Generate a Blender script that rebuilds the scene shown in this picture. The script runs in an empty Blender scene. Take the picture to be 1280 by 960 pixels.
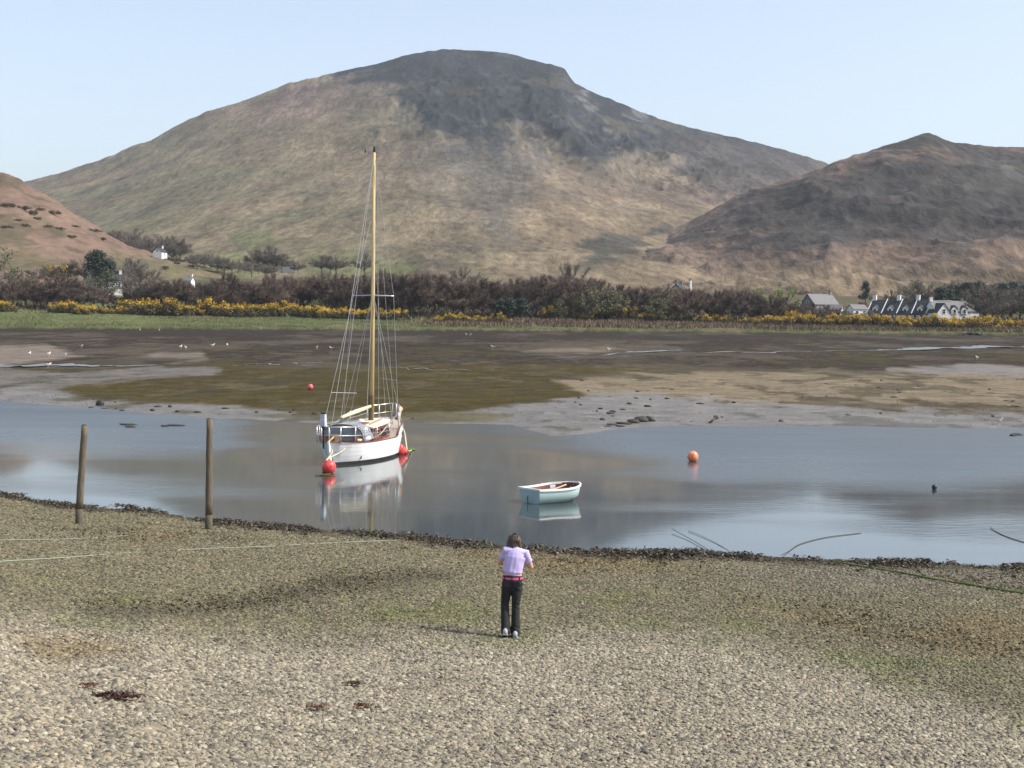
import bpy, math, random
import numpy as np
from mathutils import Vector, Matrix, noise as mnoise

R = math.radians
rng = np.random.default_rng(7)
random.seed(7)
scene = bpy.context.scene
COL = scene.collection

# ------------------------------------------------------------------ camera
CAM_H, F_PX, PITCH, ROLL = 5.1, 1800.0, 2.48, 0.75
cam = bpy.data.cameras.new('camera')
cam.sensor_width = 36.0
cam.lens = 36.0 * F_PX / 1280.0
cam.clip_start, cam.clip_end = 0.1, 20000
cam_o = bpy.data.objects.new('camera', cam)
COL.objects.link(cam_o)
CAM_R = Matrix.Rotation(R(90 - PITCH), 3, 'X') @ Matrix.Rotation(R(ROLL), 3, 'Z')
cam_o.matrix_world = Matrix.Translation((0, 0, CAM_H)) @ CAM_R.to_4x4()
scene.camera = cam_o

# ------------------------------------------------------------------ world and sun
SUN_EL, SUN_AZ = 46.0, 98.0          # azimuth clockwise from the view direction (+Y)
world = bpy.data.worlds.new('World')
scene.world = world
world.use_nodes = True
wn = world.node_tree
bg = wn.nodes['Background']
sky = wn.nodes.new('ShaderNodeTexSky')
sky.sky_type = 'NISHITA'
sky.sun_disc = False
sky.sun_elevation = R(SUN_EL)
sky.sun_rotation = R(SUN_AZ)
sky.altitude = 0
sky.air_density = 1.0
sky.dust_density = 2.6
sky.ozone_density = 2.6
hs = wn.nodes.new('ShaderNodeHueSaturation')
hs.inputs['Saturation'].default_value = 0.70
wn.links.new(sky.outputs[0], hs.inputs['Color'])
wn.links.new(hs.outputs[0], bg.inputs[0])
bg.inputs[1].default_value = 0.15
sun = bpy.data.lights.new('sun', 'SUN')
sun.energy = 3.3
sun.angle = R(0.53)
sun.color = (1.0, 0.95, 0.87)
sun_o = bpy.data.objects.new('sun', sun)
COL.objects.link(sun_o)
sd_ = Vector((math.sin(R(SUN_AZ)) * math.cos(R(SUN_EL)), math.cos(R(SUN_AZ)) * math.cos(R(SUN_EL)), math.sin(R(SUN_EL))))
sun_o.rotation_euler = sd_.to_track_quat('Z', 'Y').to_euler()
sun_o.location = sd_ * 300
vs = scene.view_settings
vs.view_transform = 'Standard'
vs.look = 'None'
vs.exposure = 0.66
vs.gamma = 1.0
vs.use_curve_mapping = False
scene.cycles.volume_bounces = 1
scene.cycles.max_bounces = 6
scene.cycles.transparent_max_bounces = 16
scene.cycles.caustics_reflective = False
scene.cycles.caustics_refractive = False

# ------------------------------------------------------------------ pixel <-> world helpers (1280 x 960 photograph)
CR = np.array(CAM_R)
def rays(px, py):
    px = np.asarray(px, float); py = np.asarray(py, float)
    v = np.stack([(px - 640) / F_PX, -(py - 480) / F_PX, -np.ones_like(px)], -1)
    return v @ CR.T
def proj(x, y, z):
    p = np.stack([np.asarray(x, float), np.asarray(y, float), np.asarray(z, float) - CAM_H], -1) @ CR
    d = np.maximum(-p[..., 2], 1e-3)
    return 640 + F_PX * p[..., 0] / d, 480 - F_PX * p[..., 1] / d
def th_el(px, py):
    v = rays(px, py); h = np.hypot(v[..., 0], v[..., 1])
    return np.arctan2(v[..., 0], v[..., 1]), v[..., 2] / h
def smooth(a, b, x):
    t = np.clip((x - a) / (b - a), 0, 1); return t * t * (3 - 2 * t)
_perm = [np.random.default_rng(100 + i).random((256, 256)) for i in range(6)]
def vnoise(x, y, k=0):
    x = np.asarray(x, float); y = np.asarray(y, float)
    xi = np.floor(x).astype(int); yi = np.floor(y).astype(int)
    fx = x - xi; fy = y - yi
    fx = fx * fx * (3 - 2 * fx); fy = fy * fy * (3 - 2 * fy)
    g = _perm[k % 6]; a = xi & 255; b = yi & 255; a1 = (xi + 1) & 255; b1 = (yi + 1) & 255
    return (g[a, b] * (1 - fx) + g[a1, b] * fx) * (1 - fy) + (g[a, b1] * (1 - fx) + g[a1, b1] * fx) * fy
def fbm(x, y, oct=5, k=0, gain=0.5):
    s = 0; amp = 1.0; tot = 0; x = np.asarray(x, float); y = np.asarray(y, float)
    for i in range(oct):
        s = s + amp * (vnoise(x + 17.3 * i, y + 9.1 * i, k + i) * 2 - 1); tot += amp
        amp *= gain; c, n = 0.8, 0.6
        x, y = (c * x - n * y) * 2.03, (n * x + c * y) * 2.03
    return s / tot
def ridged(x, y, oct=5, k=0):
    s = 0; amp = 1.0; tot = 0
    for i in range(oct):
        n = 1 - np.abs(vnoise(x + 31.7 * i, y + 5.3 * i, k + i) * 2 - 1); s = s + amp * n * n; tot += amp
        amp *= 0.5; x, y = (0.8 * x - 0.6 * y) * 2.1, (0.6 * x + 0.8 * y) * 2.1
    return s / tot
def sdpoly(px, py, poly):                    # signed distance, negative inside
    px = np.asarray(px, float); py = np.asarray(py, float)
    d = np.full(px.shape, 1e18); s = np.ones(px.shape); n = len(poly)
    for i in range(n):
        ax, ay = poly[i]; bx, by = poly[i - 1]
        ex, ey = bx - ax, by - ay; wx, wy = px - ax, py - ay
        t = np.clip((wx * ex + wy * ey) / (ex * ex + ey * ey + 1e-12), 0, 1)
        d = np.minimum(d, (wx - ex * t) ** 2 + (wy - ey * t) ** 2)
        c1 = py >= ay; c2 = py < by; c3 = ex * wy > ey * wx
        s = np.where((c1 & c2 & c3) | (~c1 & ~c2 & ~c3), -s, s)
    return s * np.sqrt(d)

# ------------------------------------------------------------------ the lie of the land
NEAR = [(-700, 612), (-200, 606), (0, 618), (60, 629), (100, 634), (190, 639), (260, 652), (320, 657), (390, 662), (480, 669), (560, 677), (640, 683),
        (700, 688), (780, 691), (900, 693), (1000, 699), (1100, 703), (1280, 709), (1700, 720), (2200, 735)]
FAR = [(-700, 470), (-200, 490), (0, 501), (60, 506), (130, 514), (200, 520), (280, 524), (400, 528), (520, 528), (640, 531), (690, 545), (740, 541), (800, 533),
       (900, 532), (1000, 532), (1280, 536), (1700, 545), (2200, 550)]
def shore(pts):
    v = rays([p[0] for p in pts], [p[1] for p in pts])
    k = CAM_H / -v[:, 2]
    return np.arctan2(v[:, 0], v[:, 1]), k * np.hypot(v[:, 0], v[:, 1])
NTH, NR = shore(NEAR)
FTH, FR = shore(FAR)
TH0 = float(th_el(0, 400)[0]); TH1 = float(th_el(1280, 400)[0])
R_EDGE = 340.0
def lin(th, l, m, r):
    return np.interp(th, [TH0, 0, TH1], [l, m, r])
def ground_z(x, y):
    r = np.hypot(x, y); th = np.arctan2(x, y)
    rn = np.interp(th, NTH, NR); rf = np.interp(th, FTH, FR)
    dn = rn - r
    zb = np.where(dn > 0, 0.05 * dn + 0.00055 * np.minimum(dn, 30) ** 2 - .02 * np.maximum(dn - 30, 0), 0)                      # near beach
    zb = zb + np.where(dn > -6, smooth(-6, 1.5, dn) * (0.028 * fbm(x * 0.5, y * 0.5, 4, 1) + 0.018 * fbm(x * 2.2, y * 2.2, 3, 2)), 0)
    zb = zb + 0.05 * smooth(3, 8, dn) * fbm(x * 0.12, y * 0.12, 3, 3)
    ze = lin(th, 2.0, 2.75, 3.45)
    df = r - rf
    edge = R_EDGE + 9 * fbm(th * 60, th * 0 + 3.1, 3, 2)
    q = np.clip(df / (edge - rf), 0, 1)
    zf = q * ze + smooth(-10, 8, df) * (0.05 * fbm(x * 0.06, y * 0.06, 4, 2) + 0.035 * fbm(x * 0.35, y * 0.35, 3, 4))
    zg = lin(th, 5.6, 5.2, 4.6)
    step = smooth(0, 1.2, r - edge) * 0.55
    up = np.clip((r - edge - 1) / (386 - edge), 0, 1)
    zm = ze + step + (zg - ze - 0.55) * up ** 1.1
    zm = zm + np.clip(r - 386, 0, 420) * lin(th, 0.075, 0.065, 0.05) + 0.25 * smooth(0, 40, r - edge) * fbm(x * 0.05, y * 0.05, 3, 1)
    wb = -0.05 * np.minimum(-dn, 14) - 0.012 * np.minimum(df, 0) * 0
    bed = -np.minimum(0.05 * np.maximum(-dn, 0), np.minimum(0.03 * np.maximum(-df, 0), 0.6))
    z = np.where(dn > 0, zb, np.where(df < 0, bed + zb + smooth(-10, 8, df) * (0.05 * fbm(x * 0.06, y * 0.06, 4, 2) + 0.035 * fbm(x * 0.35, y * 0.35, 3, 4)), np.where(r < edge, zf, zm)))
    return z

class Hill:
    def __init__(s, sky_pts, D, r0, z0, shape, amp, k, soft=0.10):
        s.th, s.e = th_el([p[0] for p in sky_pts], [p[1] for p in sky_pts]); s.D, s.r0, s.z0, s.shape, s.amp, s.k = D, r0, z0, shape, amp, k
        s.tt = np.linspace(s.th[0], s.th[-1], 700); ee = np.interp(s.tt, s.th, s.e); w = int(soft / (s.tt[1] - s.tt[0])); ker = np.hanning(2 * w + 1); ker /= ker.sum()
        s.es = np.convolve(np.pad(ee, w, 'edge'), ker, 'valid'); w = max(int(.012 / (s.tt[1] - s.tt[0])), 1); ker = np.hanning(2 * w + 3); ker /= ker.sum(); s.em = np.convolve(np.pad(ee, w + 1, 'edge'), ker, 'valid')
    def z(s, x, y):
        r = np.hypot(x, y); th = np.arctan2(x, y)
        D = np.interp(th, s.th[[0, -1]], s.D) if len(s.D) == 2 else np.interp(th, s.th, s.D)
        t = (r - s.r0) / (D - s.r0)
        tc = np.clip(t, 0, 1)
        e0 = np.interp(th, s.tt, s.es); e1 = np.interp(th, s.tt, s.em); e2 = np.interp(th, s.th, s.e)
        zr = CAM_H + (e0 + (e1 - e0) * smooth(.35, .95, tc) + (e2 - e1) * smooth(.88, 1, tc)) * D
        zr = zr + 1.8 * fbm(th * 200, th * 0, 4, s.k) * np.clip(D / 1500, .2, 1) * tc ** 8
        g = s.shape(tc)
        z = s.z0 + (zr - s.z0) * g
        z = np.where(t < 0, s.z0 + t * 60, z)
        env = np.clip(tc * 6, 0, 1) * np.clip((1 - tc) * 5, 0, 1)
        z = z + env * s.relief(x, y, th, tc)
        return np.where(t > 1, zr - (r - D) * 0.28 - 1e-4 * (r - D) ** 2 * 0.2, z)
    def relief(s, x, y, th, t):
        return s.amp * fbm(x * 0.004, y * 0.004, 6, s.k, 0.5)

CRAG = [(425, 90), (462, 40), (530, 30), (600, 28), (690, 45), (720, 70), (740, 90), (790, 110), (850, 138), (930, 162), (1010, 190), (1000, 208), (930, 205),
        (890, 206), (840, 195), (800, 190), (770, 196), (740, 192), (715, 182), (690, 172), (655, 158), (632, 176), (600, 184), (575, 176), (556, 160), (530, 150), (505, 128), (498, 112), (470, 104)]
class Main(Hill):
    def relief(s, x, y, th, t):
        px, py = 640 + F_PX * np.tan(th), t
        rock = smooth(0.52, 0.72, t) * smooth(-0.13, -0.06, th) * (1 - smooth(0.13, 0.2, th))
        base = 16 * fbm(x * 0.0022, y * 0.0022, 3, 1) + 4.0 * fbm(x * .011 + t * 2, y * .006, 5, 3) + 2.2 * fbm(x * 0.02, y * 0.02, 4, 5)
        return base + rock * (46 * (ridged(x * 0.0065, y * 0.0035, 5, 2) - 0.5) + 18 * (ridged(x * .022, y * .012, 4, 4) - .5))
class Right(Hill):
    def relief(s, x, y, th, t):
        return 16 * fbm(x * 0.004, y * 0.004, 3, 3) + 20 * (ridged(x * 0.011, y * 0.008, 5, 4) - 0.5) + 2.0 * fbm(x * 0.03, y * 0.03, 3, 2)
class Left(Hill):
    def relief(s, x, y, th, t):
        return 5 * fbm(x * 0.009, y * 0.009, 5, 2) + 1.2 * fbm(x * 0.06, y * 0.06, 3, 1)
MAIN = Main([(-900, 330), (-300, 285), (-100, 252), (33, 227), (69, 218), (107, 205), (141, 194), (165, 183), (189, 175), (206, 165), (230, 153), (254, 141), (292, 130), (316, 121),
             (361, 104), (405, 94), (440, 86), (470, 80), (500, 71), (530, 65), (551, 62), (600, 63), (634, 66), (661, 74), (690, 81), (706, 86), (712, 96), (718, 104), (744, 116),
             (778, 130), (806, 142), (840, 153), (880, 163), (920, 172), (960, 182), (1000, 193), (1033, 204), (1100, 224), (1280, 270), (1800, 330)],
            [2300, 2300], 600, 10, lambda t: 0.36 * t + 0.64 * t ** 1.9, 10, 1)
RIGHT = Right([(600, 380), (660, 366), (700, 352), (740, 337), (765, 324), (824, 295), (879, 267), (930, 240), (980, 225), (1010, 217), (1035, 206), (1061, 196), (1090, 187), (1120, 178),
               (1145, 169), (1162, 166), (1175, 171), (1187, 177), (1212, 180), (1246, 183), (1280, 184), (1400, 180), (1600, 195), (2000, 240), (2400, 280)],
              [1150, 1650], 540, 8, lambda t: 0.35 * t + 0.65 * t ** 1.6, 10, 3)
LEFT = Left([(-1000, 150), (-600, 170), (-200, 196), (-60, 208), (0, 216), (15, 219), (25, 224), (35, 232), (50, 241), (65, 247), (80, 258), (100, 271), (120, 283), (133, 292), (145, 299), (160, 306),
             (185, 314), (215, 322), (250, 331), (300, 345), (360, 366), (400, 380)], [900, 640], 425, 6.0, lambda t: 0.6 * t + 0.4 * t ** 1.6, 5, 2)
def land_z(x, y):
    return np.maximum(np.maximum(ground_z(x, y), MAIN.z(x, y)), np.maximum(RIGHT.z(x, y), LEFT.z(x, y)))
def on(px, r):                                # the ground point at a range r in the direction of a pixel column
    th = float(th_el(px, 400)[0])
    x, y = r * math.sin(th), r * math.cos(th)
    return x, y, float(land_z(np.array([x]), np.array([y]))[0])
def hit(px, py, zf=None):                     # where the ray of a pixel meets the ground (or the level zf)
    v = rays(px, py)
    if zf is not None:
        k = (zf - CAM_H) / v[2]; return v[0] * k, v[1] * k, zf
    h = np.hypot(v[0], v[1]); rr = np.geomspace(6, 3000, 260)
    for _ in range(3):
        x = v[0] / h * rr; y = v[1] / h * rr; z = CAM_H + v[2] / h * rr
        g = land_z(x, y); i = int(np.argmax(z <= g))
        lo = rr[max(i - 1, 0)]; hi = rr[i]; rr = np.linspace(lo, hi, 24)
    return float(x[i]), float(y[i]), float(g[i])
def top_h(px, py, p):                         # height over ground point p that reaches pixel row py
    v = rays(px, py); h = math.hypot(v[0], v[1]); r = math.hypot(p[0], p[1])
    return CAM_H + v[2] / h * r - p[2]

# ------------------------------------------------------------------ materials
def mat(name, col, rough=0.6, var=0.25, scale=6.0, bump=0.0, bscale=None, metal=0.0, spec=0.5, hue=0.0, stretch=(1, 1, 1), coat=0):
    m = bpy.data.materials.new(name); m.use_nodes = True
    nt = m.node_tree; N = nt.nodes; L = nt.links; P = N['Principled BSDF']
    P.inputs['Roughness'].default_value = rough; P.inputs['Metallic'].default_value = metal
    P.inputs['Specular IOR Level'].default_value = spec; P.inputs['Coat Weight'].default_value = coat
    tc = N.new('ShaderNodeTexCoord'); mp = N.new('ShaderNodeMapping'); mp.inputs['Scale'].default_value = stretch
    L.new(tc.outputs['Object'], mp.inputs[0])
    nz = N.new('ShaderNodeTexNoise'); nz.inputs['Scale'].default_value = scale; nz.inputs['Detail'].default_value = 6; nz.inputs['Roughness'].default_value = .65
    L.new(mp.outputs[0], nz.inputs['Vector'])
    mr = N.new('ShaderNodeMapRange'); mr.inputs[1].default_value = 0.25; mr.inputs[2].default_value = 0.75; mr.inputs[3].default_value = 1 - var; mr.inputs[4].default_value = 1 + var
    L.new(nz.outputs['Fac'], mr.inputs[0])
    oi = N.new('ShaderNodeObjectInfo')
    mr2 = N.new('ShaderNodeMapRange'); mr2.inputs[3].default_value = 1 - hue; mr2.inputs[4].default_value = 1 + hue
    L.new(oi.outputs['Random'], mr2.inputs[0])
    mm = N.new('ShaderNodeMath'); mm.operation = 'MULTIPLY'; L.new(mr.outputs[0], mm.inputs[0]); L.new(mr2.outputs[0], mm.inputs[1])
    mx = N.new('ShaderNodeVectorMath'); mx.operation = 'SCALE'; mx.inputs[0].default_value = col
    L.new(mm.outputs[0], mx.inputs['Scale']); L.new(mx.outputs[0], P.inputs['Base Color'])
    if bump:
        b = N.new('ShaderNodeBump'); b.inputs['Strength'].default_value = 1.0; b.inputs['Distance'].default_value = bump
        n2 = N.new('ShaderNodeTexNoise'); n2.inputs['Scale'].default_value = bscale or scale * 3; n2.inputs['Detail'].default_value = 4
        L.new(mp.outputs[0], n2.inputs['Vector']); L.new(n2.outputs['Fac'], b.inputs['Height']); L.new(b.outputs[0], P.inputs['Normal'])
    return m
def land_mat(name, fine, fscale, bump, bscale, rough=0.9, wet=False, stretch=(1, 1, 1)):
    m = bpy.data.materials.new(name); m.use_nodes = True
    nt = m.node_tree; N = nt.nodes; L = nt.links; P = N['Principled BSDF']
    at = N.new('ShaderNodeAttribute'); at.attribute_name = 'Col'
    g0 = N.new('ShaderNodeNewGeometry'); geo = N.new('ShaderNodeMapping'); geo.inputs['Scale'].default_value = stretch; L.new(g0.outputs['Position'], geo.inputs[0])
    nz = N.new('ShaderNodeTexNoise'); nz.inputs['Scale'].default_value = fscale; nz.inputs['Detail'].default_value = 8; nz.inputs['Roughness'].default_value = .7
    L.new(geo.outputs[0], nz.inputs['Vector'])
    mr = N.new('ShaderNodeMapRange'); mr.inputs[1].default_value = 0.3; mr.inputs[2].default_value = 0.7; mr.inputs[3].default_value = 1 - fine; mr.inputs[4].default_value = 1 + fine
    L.new(nz.outputs['Fac'], mr.inputs[0])
    nb = N.new('ShaderNodeTexNoise'); nb.inputs['Scale'].default_value = fscale * .13; nb.inputs['Detail'].default_value = 6; nb.inputs['Roughness'].default_value = .7
    L.new(geo.outputs[0], nb.inputs['Vector'])
    mb_ = N.new('ShaderNodeMapRange'); mb_.inputs[1].default_value = 0.3; mb_.inputs[2].default_value = 0.7; mb_.inputs[3].default_value = 1 - fine * .9; mb_.inputs[4].default_value = 1 + fine * .9
    L.new(nb.outputs['Fac'], mb_.inputs[0]); mul = N.new('ShaderNodeMath'); mul.operation = 'MULTIPLY'; L.new(mr.outputs[0], mul.inputs[0]); L.new(mb_.outputs[0], mul.inputs[1]); mr = mul
    mx = N.new('ShaderNodeVectorMath'); mx.operation = 'SCALE'
    L.new(at.outputs['Color'], mx.inputs[0]); L.new(mr.outputs[0], mx.inputs['Scale']); L.new(mx.outputs[0], P.inputs['Base Color'])
    P.inputs['Roughness'].default_value = rough; P.inputs['Specular IOR Level'].default_value = 0.08
    b = N.new('ShaderNodeBump'); b.inputs['Strength'].default_value = 1.0; b.inputs['Distance'].default_value = bump
    n2 = N.new('ShaderNodeTexNoise'); n2.inputs['Scale'].default_value = bscale; n2.inputs['Detail'].default_value = 7; n2.inputs['Roughness'].default_value = .65
    L.new(geo.outputs[0], n2.inputs['Vector']); L.new(n2.outputs['Fac'], b.inputs['Height']); L.new(b.outputs[0], P.inputs['Normal'])
    if wet:
        aw = N.new('ShaderNodeAttribute'); aw.attribute_name = 'Wet'
        r2 = N.new('ShaderNodeMapRange'); r2.inputs[3].default_value = rough; r2.inputs[4].default_value = 0.42
        L.new(aw.outputs['Fac'], r2.inputs[0]); L.new(r2.outputs[0], P.inputs['Roughness'])
        r3 = N.new('ShaderNodeMapRange'); r3.inputs[3].default_value = 0.05; r3.inputs[4].default_value = 0.6
        L.new(aw.outputs['Fac'], r3.inputs[0]); L.new(r3.outputs[0], P.inputs['Specular IOR Level'])
    return m

# ------------------------------------------------------------------ mesh helpers
def tag(o, label=None, cat=None, group=None, kind=None):
    if label: o['label'] = label
    if cat: o['category'] = cat
    if group: o['group'] = group
    if kind: o['kind'] = kind
    return o
def link(name, me, m, parent=None):
    o = bpy.data.objects.new(name, me)
    if m and not me.materials: me.materials.append(m)
    COL.objects.link(o)
    if parent: o.parent = parent
    return o
def empty(name, loc, rz=0.0, sc=1.0):
    o = bpy.data.objects.new(name, None); COL.objects.link(o)
    o.location = loc; o.rotation_euler = (0, 0, rz); o.scale = (sc, sc, sc); o.empty_display_size = 0.2
    return o
def copy_tree(o, parent=None):
    c = o.copy(); COL.objects.link(c); c.parent = parent
    for ch in list(o.children):
        if ch.name in bpy.data.objects: copy_tree(ch, c)
    return c
class MB:
    def __init__(s): s.v = []; s.f = []
    def add(s, vs, fs):
        n = len(s.v); s.v += [tuple(p) for p in vs]; s.f += [tuple(i + n for i in f) for f in fs]; return s
    def box(s, c, d, M=None, taper=1.0, bev=0.0):
        hx, hy, hz = d[0] / 2, d[1] / 2, d[2] / 2
        vs = []
        for z, k in ((-hz, 1), (hz, taper)):
            for x, y in ((-hx, -hy), (hx, -hy), (hx, hy), (-hx, hy)):
                p = Vector((x * k, y * k, z))
                if M is not None: p = M @ p
                vs.append(p + Vector(c))
        return s.add(vs, [(3, 2, 1, 0), (4, 5, 6, 7), (0, 1, 5, 4), (1, 2, 6, 5), (2, 3, 7, 6), (3, 0, 4, 7)])
    def tube(s, pts, rad, n=6, cap=True):
        pts = [Vector(p) for p in pts]; k = len(pts)
        rad = [rad] * k if isinstance(rad, (int, float)) else rad
        rings = []; up = None
        for i in range(k):
            t = (pts[min(i + 1, k - 1)] - pts[max(i - 1, 0)]).normalized()
            if up is None: up = t.orthogonal().normalized()
            up = (up - t * up.dot(t));
            up = up.normalized() if up.length > 1e-6 else t.orthogonal().normalized()
            w = t.cross(up)
            rings.append([pts[i] + (up * math.cos(a) + w * math.sin(a)) * rad[i] for a in [2 * math.pi * j / n for j in range(n)]])
        return s.rings(rings, cap)
    def rings(s, rings, cap=True, closed=True):
        n = len(rings[0]); vs = [p for r in rings for p in r]; fs = []
        for i in range(len(rings) - 1):
            for j in range(n if closed else n - 1):
                a = i * n + j; b = i * n + (j + 1) % n
                fs.append((a, b, b + n, a + n))
        if cap and closed:
            fs.append(tuple(range(n - 1, -1, -1))); m = (len(rings) - 1) * n; fs.append(tuple(range(m, m + n)))
        return s.add(vs, fs)
    def ball(s, c, r, nu=12, nv=8, M=None):
        r = (r, r, r) if isinstance(r, (int, float)) else r
        vs = []; 
        for i in range(nv + 1):
            a = math.pi * i / nv
            for j in range(nu):
                b = 2 * math.pi * j / nu
                p = Vector((r[0] * math.sin(a) * math.cos(b), r[1] * math.sin(a) * math.sin(b), r[2] * math.cos(a)))
                if M is not None: p = M @ p
                vs.append(p + Vector(c))
        fs = []
        for i in range(nv):
            for j in range(nu):
                fs.append((i * nu + j, (i + 1) * nu + j, (i + 1) * nu + (j + 1) % nu, i * nu + (j + 1) % nu))
        return s.add(vs, fs)
    def mesh(s, name, smooth=False):
        me = bpy.data.meshes.new(name); me.from_pydata(s.v, [], s.f); me.validate(); me.update()
        if smooth: me.polygons.foreach_set('use_smooth', [True] * len(me.polygons))
        return me
    def build(s, name, m, parent=None, smooth=False):
        return link(name, s.mesh(name, smooth), m, parent)
def soup(name, V, Fn, smooth=False):           # V (n*k,3) arrays, k verts per face
    me = bpy.data.meshes.new(name); n = len(V)
    me.vertices.add(n); me.vertices.foreach_set('co', np.asarray(V, np.float32).ravel())
    me.loops.add(n); me.loops.foreach_set('vertex_index', np.arange(n, dtype=np.int32))
    me.polygons.add(n // Fn); me.polygons.foreach_set('loop_start', np.arange(0, n, Fn, dtype=np.int32)); me.polygons.foreach_set('loop_total', np.full(n // Fn, Fn, np.int32))
    me.update(calc_edges=True); return me
def grid_mesh(name, X, Y, Z, col=None, wet=None, wrap=False):
    n, m = X.shape
    me = bpy.data.meshes.new(name)
    me.vertices.add(n * m); me.vertices.foreach_set('co', np.stack([X, Y, Z], -1).astype(np.float32).ravel())
    i, j = np.meshgrid(np.arange(n - 1), np.arange(m - 1), indexing='ij'); a = (i * m + j).ravel()
    idx = np.stack([a, a + 1, a + m + 1, a + m], -1)
    me.loops.add(idx.size); me.loops.foreach_set('vertex_index', idx.ravel().astype(np.int32))
    k = len(idx); me.polygons.add(k); me.polygons.foreach_set('loop_start', np.arange(0, 4 * k, 4, dtype=np.int32)); me.polygons.foreach_set('loop_total', np.full(k, 4, np.int32))
    me.polygons.foreach_set('use_smooth', np.ones(k, bool)); me.update(calc_edges=True)
    if col is not None:
        at = me.color_attributes.new('Col', 'FLOAT_COLOR', 'POINT')
        c = np.concatenate([col.reshape(-1, 3), np.ones((n * m, 1))], 1); at.data.foreach_set('color', c.astype(np.float32).ravel())
    if wet is not None:
        at = me.attributes.new('Wet', 'FLOAT', 'POINT'); at.data.foreach_set('value', wet.astype(np.float32).ravel())
    return me
def mixc(c, new, w):
    return c + (np.asarray(new) - c) * w[..., None]

# ================================================================== SETTING: ground, water, hills
def ground():
    r = np.concatenate([np.geomspace(0.6, 9, 40)[:-1], np.geomspace(9, 60, 330)[:-1], np.geomspace(60, 460, 300)[:-1], np.geomspace(460, 4000, 60)])
    core = np.linspace(TH0 - 0.03, TH1 + 0.03, 620)
    th = np.concatenate([np.linspace(-1.25, core[0], 40)[:-1], core, np.linspace(core[-1], 1.25, 40)[1:]])
    Rr, T = np.meshgrid(r, th, indexing='ij')
    X, Y = Rr * np.sin(T), Rr * np.cos(T)
    Z = ground_z(X, Y)
    Z = np.where(Rr > 620, Z - np.minimum((Rr - 620) * 0.1, 45), Z)
    px, py = proj(X, Y, Z)
    rn = np.interp(T, NTH, NR); rf = np.interp(T, FTH, FR); dn = rn - Rr; df = Rr - rf
    n1 = fbm(X * 0.25, Y * 0.12, 5, 1); n2 = fbm(X * 1.1, Y * 0.8, 4, 2); n3 = fbm(X * 0.05, Y * 0.02, 4, 3)
    wet = np.zeros_like(X)
    # --- near beach
    c = np.zeros(X.shape + (3,)) + np.array((0.205, 0.188, 0.150))
    c = mixc(c, (0.165, 0.15, 0.12), smooth(-.2, .4, n3 + 0.4 * n1) * 0.6)
    line = np.interp(px, [0, 200, 400, 560, 640, 760, 900, 1050, 1280], [775, 795, 805, 795, 800, 790, 800, 835, 905])
    alg = smooth(22, -26, py - line + 26 * n1 + 12 * n2)
    c = mixc(c, (0.112, 0.103, 0.064), alg * 0.9)
    c = mixc(c, (0.082, 0.094, 0.034), smooth(0.06, 0.42, n2 + 0.55 * n1) * smooth(34, -5, np.abs(py - line + 22) - 18) * .55)
    grey = smooth(690, 1150, px) * smooth(760, 715, py)
    c = mixc(c, (0.125, 0.115, 0.094), grey * 0.8)
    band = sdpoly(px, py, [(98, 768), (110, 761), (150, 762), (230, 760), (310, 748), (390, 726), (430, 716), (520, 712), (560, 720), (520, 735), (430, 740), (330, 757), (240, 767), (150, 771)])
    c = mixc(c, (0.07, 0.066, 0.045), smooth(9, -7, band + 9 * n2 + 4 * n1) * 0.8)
    for poly in ([(150, 667), (230, 668), (230, 676), (160, 675)], [(1150, 800), (1180, 770), (1280, 770), (1280, 830), (1200, 822)], [(900, 745), (1060, 765), (1190, 800), (1050, 790)],
                 [(580, 690), (760, 695), (900, 715), (640, 712)], [(20, 800), (120, 798), (170, 815), (60, 828)]):
        c = mixc(c, (0.13, 0.10, 0.05), smooth(16, -14, sdpoly(px, py, poly) + 16 * n1 + 10 * n2) * 0.65)
    c = mixc(c, (0.045, 0.036, 0.022), smooth(1.5, 0.3, dn + 0.9 * n1 + .5 * n2) * (dn > -3))
    # --- bed
    c = np.where((dn < -0.4)[..., None], np.array((0.06, 0.055, 0.04)), c)
    # --- flats
    f = np.zeros_like(c) + np.array((0.07, 0.057, 0.036))
    s1 = fbm(X * 0.10, Y * 0.04, 5, 4); s2 = fbm(X * 0.45, Y * 0.22, 5, 5, .6); s3 = fbm(X * 0.03, Y * 0.01, 4, 0)
    def zone(poly, colr, soft, amp, a=1.0, w=None):
        nonlocal f, wet
        k = smooth(soft, -soft, sdpoly(px, py, poly) + amp * (s1 + 0.6 * s2)) * a
        f = mixc(f, colr, k)
        if w is not None: wet = wet * (1 - k) + w * k
    W = (-300, 1600)
    zone([(-400, 405), (1700, 408), (1700, 466), (1280, 470), (900, 462), (700, 462), (300, 458), (-400, 462)], (0.032, 0.025, 0.018), 5, 12, 1, 0.0)
    f = mixc(f, (0.09, 0.073, 0.054), smooth(0.10, 0.3, s1 + 0.9 * s2) * smooth(412, 418, py) * smooth(456, 446, py) * 0.6)
    f = mixc(f, (0.06, 0.05, 0.02), smooth(0.08, 0.3, -s1 + 0.9 * s2) * smooth(430, 440, py) * smooth(470, 455, py) * 0.6)
    zone([(-400, 425), (60, 432), (105, 442), (60, 451), (-400, 455)], (0.16, 0.13, 0.105), 3, 9, .9, .1)
    zone([(165, 445), (200, 439), (250, 441), (260, 448), (190, 450)], (0.15, 0.125, 0.10), 3, 9, .8, .1)
    zone([(630, 436), (760, 431), (800, 438), (700, 444)], (0.15, 0.122, 0.09), 3, 9, .8, .1)
    zone([(1110, 462), (1160, 460), (1700, 462), (1700, 474), (1280, 472), (1200, 470)], (0.17, 0.155, 0.14), 3, 8, .85, .3)
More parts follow.
